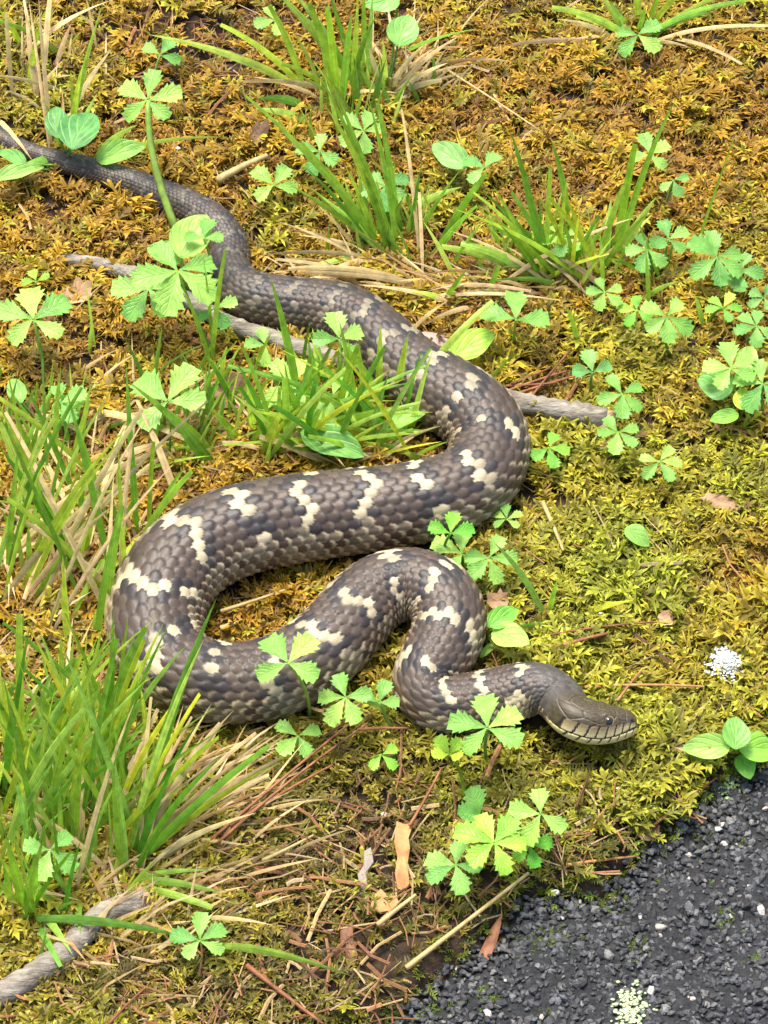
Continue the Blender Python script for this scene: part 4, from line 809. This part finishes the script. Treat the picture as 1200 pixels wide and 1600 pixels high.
tuft('small bright grass sprouts behind the flat pinkish stone', (900, 520), [(905, 545, 885, 478, 9), (690, 470, 720, 440, 9, 'f'), (700, 475, 640, 455, 10, 'f'), (720, 480, 560, 445, 8, 'd'), (650, 460, 830, 455, 7, 'd'), (640, 470, 880, 470, 7, 'd'), (690, 480, 730, 420, 8), (760, 470, 780, 415, 9), (620, 455, 560, 440, 8, 'd'), (680, 455, 480, 425, 10, 'd'), (660, 452, 450, 420, 9, 'd'), (640, 440, 450, 440, 9, 'd'), (600, 440, 430, 405, 7, 'd'), (740, 480, 660, 510, 8, 'd'), (640, 520, 700, 470, 8, 'd'), (1100, 510, 1085, 460, 11, 'f'), (1005, 470, 1060, 440, 9, 'f')], None)

# single dry stalks that lie on the ground
def stalk(a, b, w, label, mat, group=None, name='dry_stalk', cat='stalk', h=.010, bow=.03):
    p, q = U(*a, h + R(0, .003)), U(*b, h + R(0, .003)); base = (p + q) / 2; base.z = float(hgt(base.x, base.y))
    mid = (p + q) / 2 + Vector((R(-1, 1), R(-1, 1), R(.2, 1))) * (q - p).length * bow
    v, f = tube_np(bez(p - base, mid - base, q - base, 8), np.linspace(1, .6, 8) * w / 2 / ppm(p), 5); o = link(name, mesh_np(name, v, f), mat); o.location = base
    o.color = (1, 1, 1, 1); return tag(o, label, cat, group)
stalk((635, 1512), (826, 1364), 9, 'straight straw-coloured stalk leaning over the soil beside the asphalt', M_STRAW)
stalk((590, 1445), (650, 1398), 9, 'short straw stub on soil near the orange chip', M_STRAW)
stalk((340, 282), (418, 243), 14, 'pale flat straw piece lying on moss above the tail', M_STRAW)
stalk((848, 785), (880, 860), 8, 'tan stalk lying on moss under the outer bend of the snake', M_STRAW)
stalk((345, 955), (445, 922), 7, 'tan stalk across the moss inside the left coil', M_STRAW)
stalk((345, 982), (372, 972), 9, 'short tan stub inside the left coil', M_STRAW)
stalk((700, 110), (845, 205), 4, 'thin golden stalk across the far moss', M_STRAW)
stalk((410, 1345), (490, 1305), 7, 'pale stalk end below the dry grass fan', M_STRAW)
NR = [((330, 1312), (560, 1120)), ((340, 1318), (575, 1130)), ((360, 1290), (520, 1195)), ((560, 1140), (640, 1138))]
for a, b in NR: stalk(a, b, 6, 'long red brown pine needle in the bundle below the snake body', M_NEEDLE, 'needle bundle below the snake', 'pine_needle', 'pine needle')
NB = [((795, 610), (885, 580)), ((800, 618), (910, 585)), ((790, 603), (870, 598)), ((830, 620), (893, 545)), ((800, 600), (860, 575))]
for a, b in NB: stalk(a, b, 5, 'red brown pine needle in the bundle between snake and stick end', M_NEEDLE, 'needle bundle by the stick', 'pine_needle', 'pine needle')
stalk((860, 992), (1026, 972), 5, 'long dark pine needle on green moss behind the head', M_NEEDLE, None, 'pine_needle', 'pine needle')
stalk((868, 1012), (950, 990), 8, 'thick brown needle pair on moss behind the head', M_NEEDLE, None, 'pine_needle', 'pine needle')
stalk((914, 1074), (1100, 1073), 6, 'long orange pine needle reaching out from behind the head', M_CHIP, None, 'pine_needle', 'pine needle')
stalk((965, 1095), (1003, 1046), 5, 'short orange needle crossing the long one above the head', M_CHIP, None, 'pine_needle', 'pine needle')
stalk((885, 1352), (995, 1338), 6, 'orange brown needle along the mossy asphalt edge', M_CHIP, None, 'pine_needle', 'pine needle', .006)
stalk((385, 1508), (505, 1600), 9, 'thick pinkish brown needle beside the dark hollow', M_NEEDLE, None, 'pine_needle', 'pine needle')
stalk((640, 1290), (690, 1200), 6, 'brown needle leaning below the half-folded young leaf', M_NEEDLE, None, 'pine_needle', 'pine needle')
stalk((410, 1278), (560, 1345), 4, 'thin orange brown needle across soil beside the white scrap', M_NEEDLE, None, 'pine_needle', 'pine needle')
stalk((900, 1262), (920, 1210), 5, 'short brown needle in dark moss below the chin', M_NEEDLE, None, 'pine_needle', 'pine needle')
stalk((170, 1600), (225, 1545), 6, 'red brown needle below the bleached stick', M_NEEDLE, None, 'pine_needle', 'pine needle')
stalk((1020, 1290), (1120, 1215), 5, 'brown needle against the lichen at the asphalt edge', M_NEEDLE, None, 'pine_needle', 'pine needle')
# fine litter nobody could count: needles, straw bits and chips in the moss and on bare soil
VV, FF, CC = [], [], []; off = 0; q = 0
DRY = [(560, 440, 130, 40, 1), (120, 780, 160, 170, .9), (330, 1330, 160, 90, .9), (340, 70, 130, 80, 1), (600, 1350, 150, 110, .8), (260, 700, 130, 60, 1), (900, 1330, 140, 50, .8), (480, 1560, 200, 60, .7), (80, 1100, 120, 200, .5), (180, 1540, 150, 60, .8), (760, 470, 130, 40, .6)]
while q < 2400:
    px, py = R(-30, 1230), R(-30, 1630); w = max(a * math.exp(-((px - x) / rx) ** 2 - ((py - y) / ry) ** 2) for x, y, rx, ry, a in DRY)
    if random.random() > .06 + w: continue
    p = ray_at(px, py, 0); 
    if road_dist(p[0], p[1]) > -.006 or float(snake_gap(np.array([p[0]]), np.array([p[1]]))[0]) < .004: continue
    q += 1; a = R(0, 6.28); ln = R(.006, .03) * (1 if random.random() < .7 else .4); wd = R(.0004, .0010) if random.random() < .88 else R(.0012, .0022)
    d = np.array([math.cos(a), math.sin(a), R(-.15, .15)]); s_ = np.array([-math.sin(a), math.cos(a), 0]); c = np.array([p[0], p[1], float(hgt(p[0], p[1])) + R(.003, .011) * (1 - .5 * w)])
    bw = R(-.1, .1) * ln
    V4 = []
    for t in (-.5, 0, .5): V4 += [c + d * ln * t - s_ * wd * .5 + s_ * bw * (1 - 4 * t * t), c + d * ln * t + s_ * wd * .5 + s_ * bw * (1 - 4 * t * t), c + d * ln * t + s_ * bw * (1 - 4 * t * t) + (0, 0, wd * .45)]
    VV += V4
    for i in (0, 3): FF += [(off + i, off + i + 2, off + i + 5), (off + i, off + i + 5, off + i + 3), (off + i + 2, off + i + 1, off + i + 4), (off + i + 2, off + i + 4, off + i + 5)]
    cc = np.array(random.choice([(.38, .26, .12), (.24, .12, .05), (.22, .10, .045), (.30, .14, .06), (.15, .08, .04), (.36, .26, .14)])) * R(.7, 1.2); CC += [cc] * 9; off += 9
o = link('plant_litter', mesh_np('plant_litter', VV, FF, CC, False), M_LITTER); tag(o, 'scattered dry straw bits and needle scraps in the moss', 'litter', None, 'stuff')

for (px, py, sz, cc, lb) in [(1122, 1296, 12, (.55, .53, .46), 'small cream pebble on the asphalt edge'), (868, 1394, 16, (.5, .45, .38), 'pale pebble in soil at the asphalt edge'), (940, 958, 9, (.5, .47, .36), 'tiny cream pebble in green moss behind the head'), (1032, 1448, 18, (.36, .29, .24), 'tan stone set in the open asphalt'), (966, 1232, 8, (.5, .47, .4), 'tiny white pebble in dark moss below the snout'), (278, 232, 8, (.5, .48, .45), 'tiny white pebble on soil beyond the tail'), (600, 1272, 10, (.4, .36, .28), 'small pale pebble in dark moss below the coils')]:
    v, f = stone_mesh(px, None); p = U(px, py, .007); kk = sz / 2 / ppm(p); rz = road_dist(p.x, p.y) > 0
    if rz: p = Vector(ray_at(px, py, -.006))
    o = link('pebble', mesh_np('pebble', v * kk * np.array([1.2, 1.2, 1.1]), f, np.tile(np.array(cc), (12, 1)), True), M_STONE); o.location = p; tag(o, lb, 'pebble')
def lying(name, label, mat, n, zones, ln, wd, cols, up):
    VV, FF, CC = [], [], []; off = 0; q = 0
    while q < n:
        zx, zy, rx, ry, az, sp = random.choice(zones); px, py = random.gauss(zx, rx), random.gauss(zy, ry); p = ray_at(px, py, 0)
        if road_dist(p[0], p[1]) > -.01 or float(snake_gap(np.array([p[0]]), np.array([p[1]]))[0]) < .006: continue
        q += 1; a = math.radians(az) + random.gauss(0, sp); l = R(*ln); w = R(*wd); g0 = Vector((p[0], p[1], float(hgt(p[0], p[1])) + .004)); e = R(*up)
        d = Vector((math.cos(a), math.sin(a), 0)); tip = g0 + d * l * math.cos(e) + Vector((0, 0, l * math.sin(e) + .004))
        gt = np.array([[tip.x, g0.x + d.x * l * .6], [tip.y, g0.y + d.y * l * .6]])
        if float(snake_gap(gt[0], gt[1]).min()) < .004 and tip.z < .05: continue
        V, F = blade_mesh(g0, tip, w, R(.02, .2), 6, .25, False, R(-1, 1)); VV += [tuple(x) for x in V]; FF += [tuple(i + off for i in t) for t in F]; off += len(V)
        cc = np.array(random.choice(cols)) * R(.7, 1.2); CC += [cc] * len(V)
    o = link(name, mesh_np(name, VV, FF, CC), mat); return tag(o, label, 'grass', None, 'stuff')
M_FINE = m_tone('fine_grass', .5, .35, .45, 300, .25)
lying('dry_grass', 'matted dry straw between the grass blades', M_FINE, 620, [(90, 760, 80, 80, 60, .9), (240, 690, 70, 30, 20, .6), (120, 930, 70, 90, 40, .8), (330, 1210, 60, 60, 35, .35), (560, 440, 70, 16, 170, .4), (760, 460, 80, 18, 170, .4), (100, 1200, 70, 110, 60, .8), (60, 90, 60, 70, 80, .6), (280, 1370, 70, 40, 10, .4), (500, 690, 90, 20, 20, .7), (640, 130, 40, 40, 40, .7), (130, 1450, 80, 40, 20, .8), (330, 1270, 50, 40, 25, .4)], (.014, .042), (.0010, .0026), [(.60, .45, .20), (.52, .37, .15), (.66, .53, .28), (.42, .25, .10)], (.02, .35))
lying('fine_grass', 'fine short green grass between the larger blades', M_FINE, 520, [(60, 740, 90, 80, 80, .6), (100, 1180, 80, 110, 75, .6), (520, 660, 90, 40, 80, .7), (180, 1260, 40, 60, 60, .5), (860, 430, 80, 18, 90, .8), (600, 385, 30, 20, 110, .6), (300, 690, 50, 40, 60, .6), (30, 1350, 40, 60, 70, .7), (550, 180, 40, 30, 100, .6)], (.014, .040), (.0012, .0032), [(.24, .42, .03), (.30, .46, .04), (.15, .32, .03), (.36, .46, .06)], (.35, 1.2))
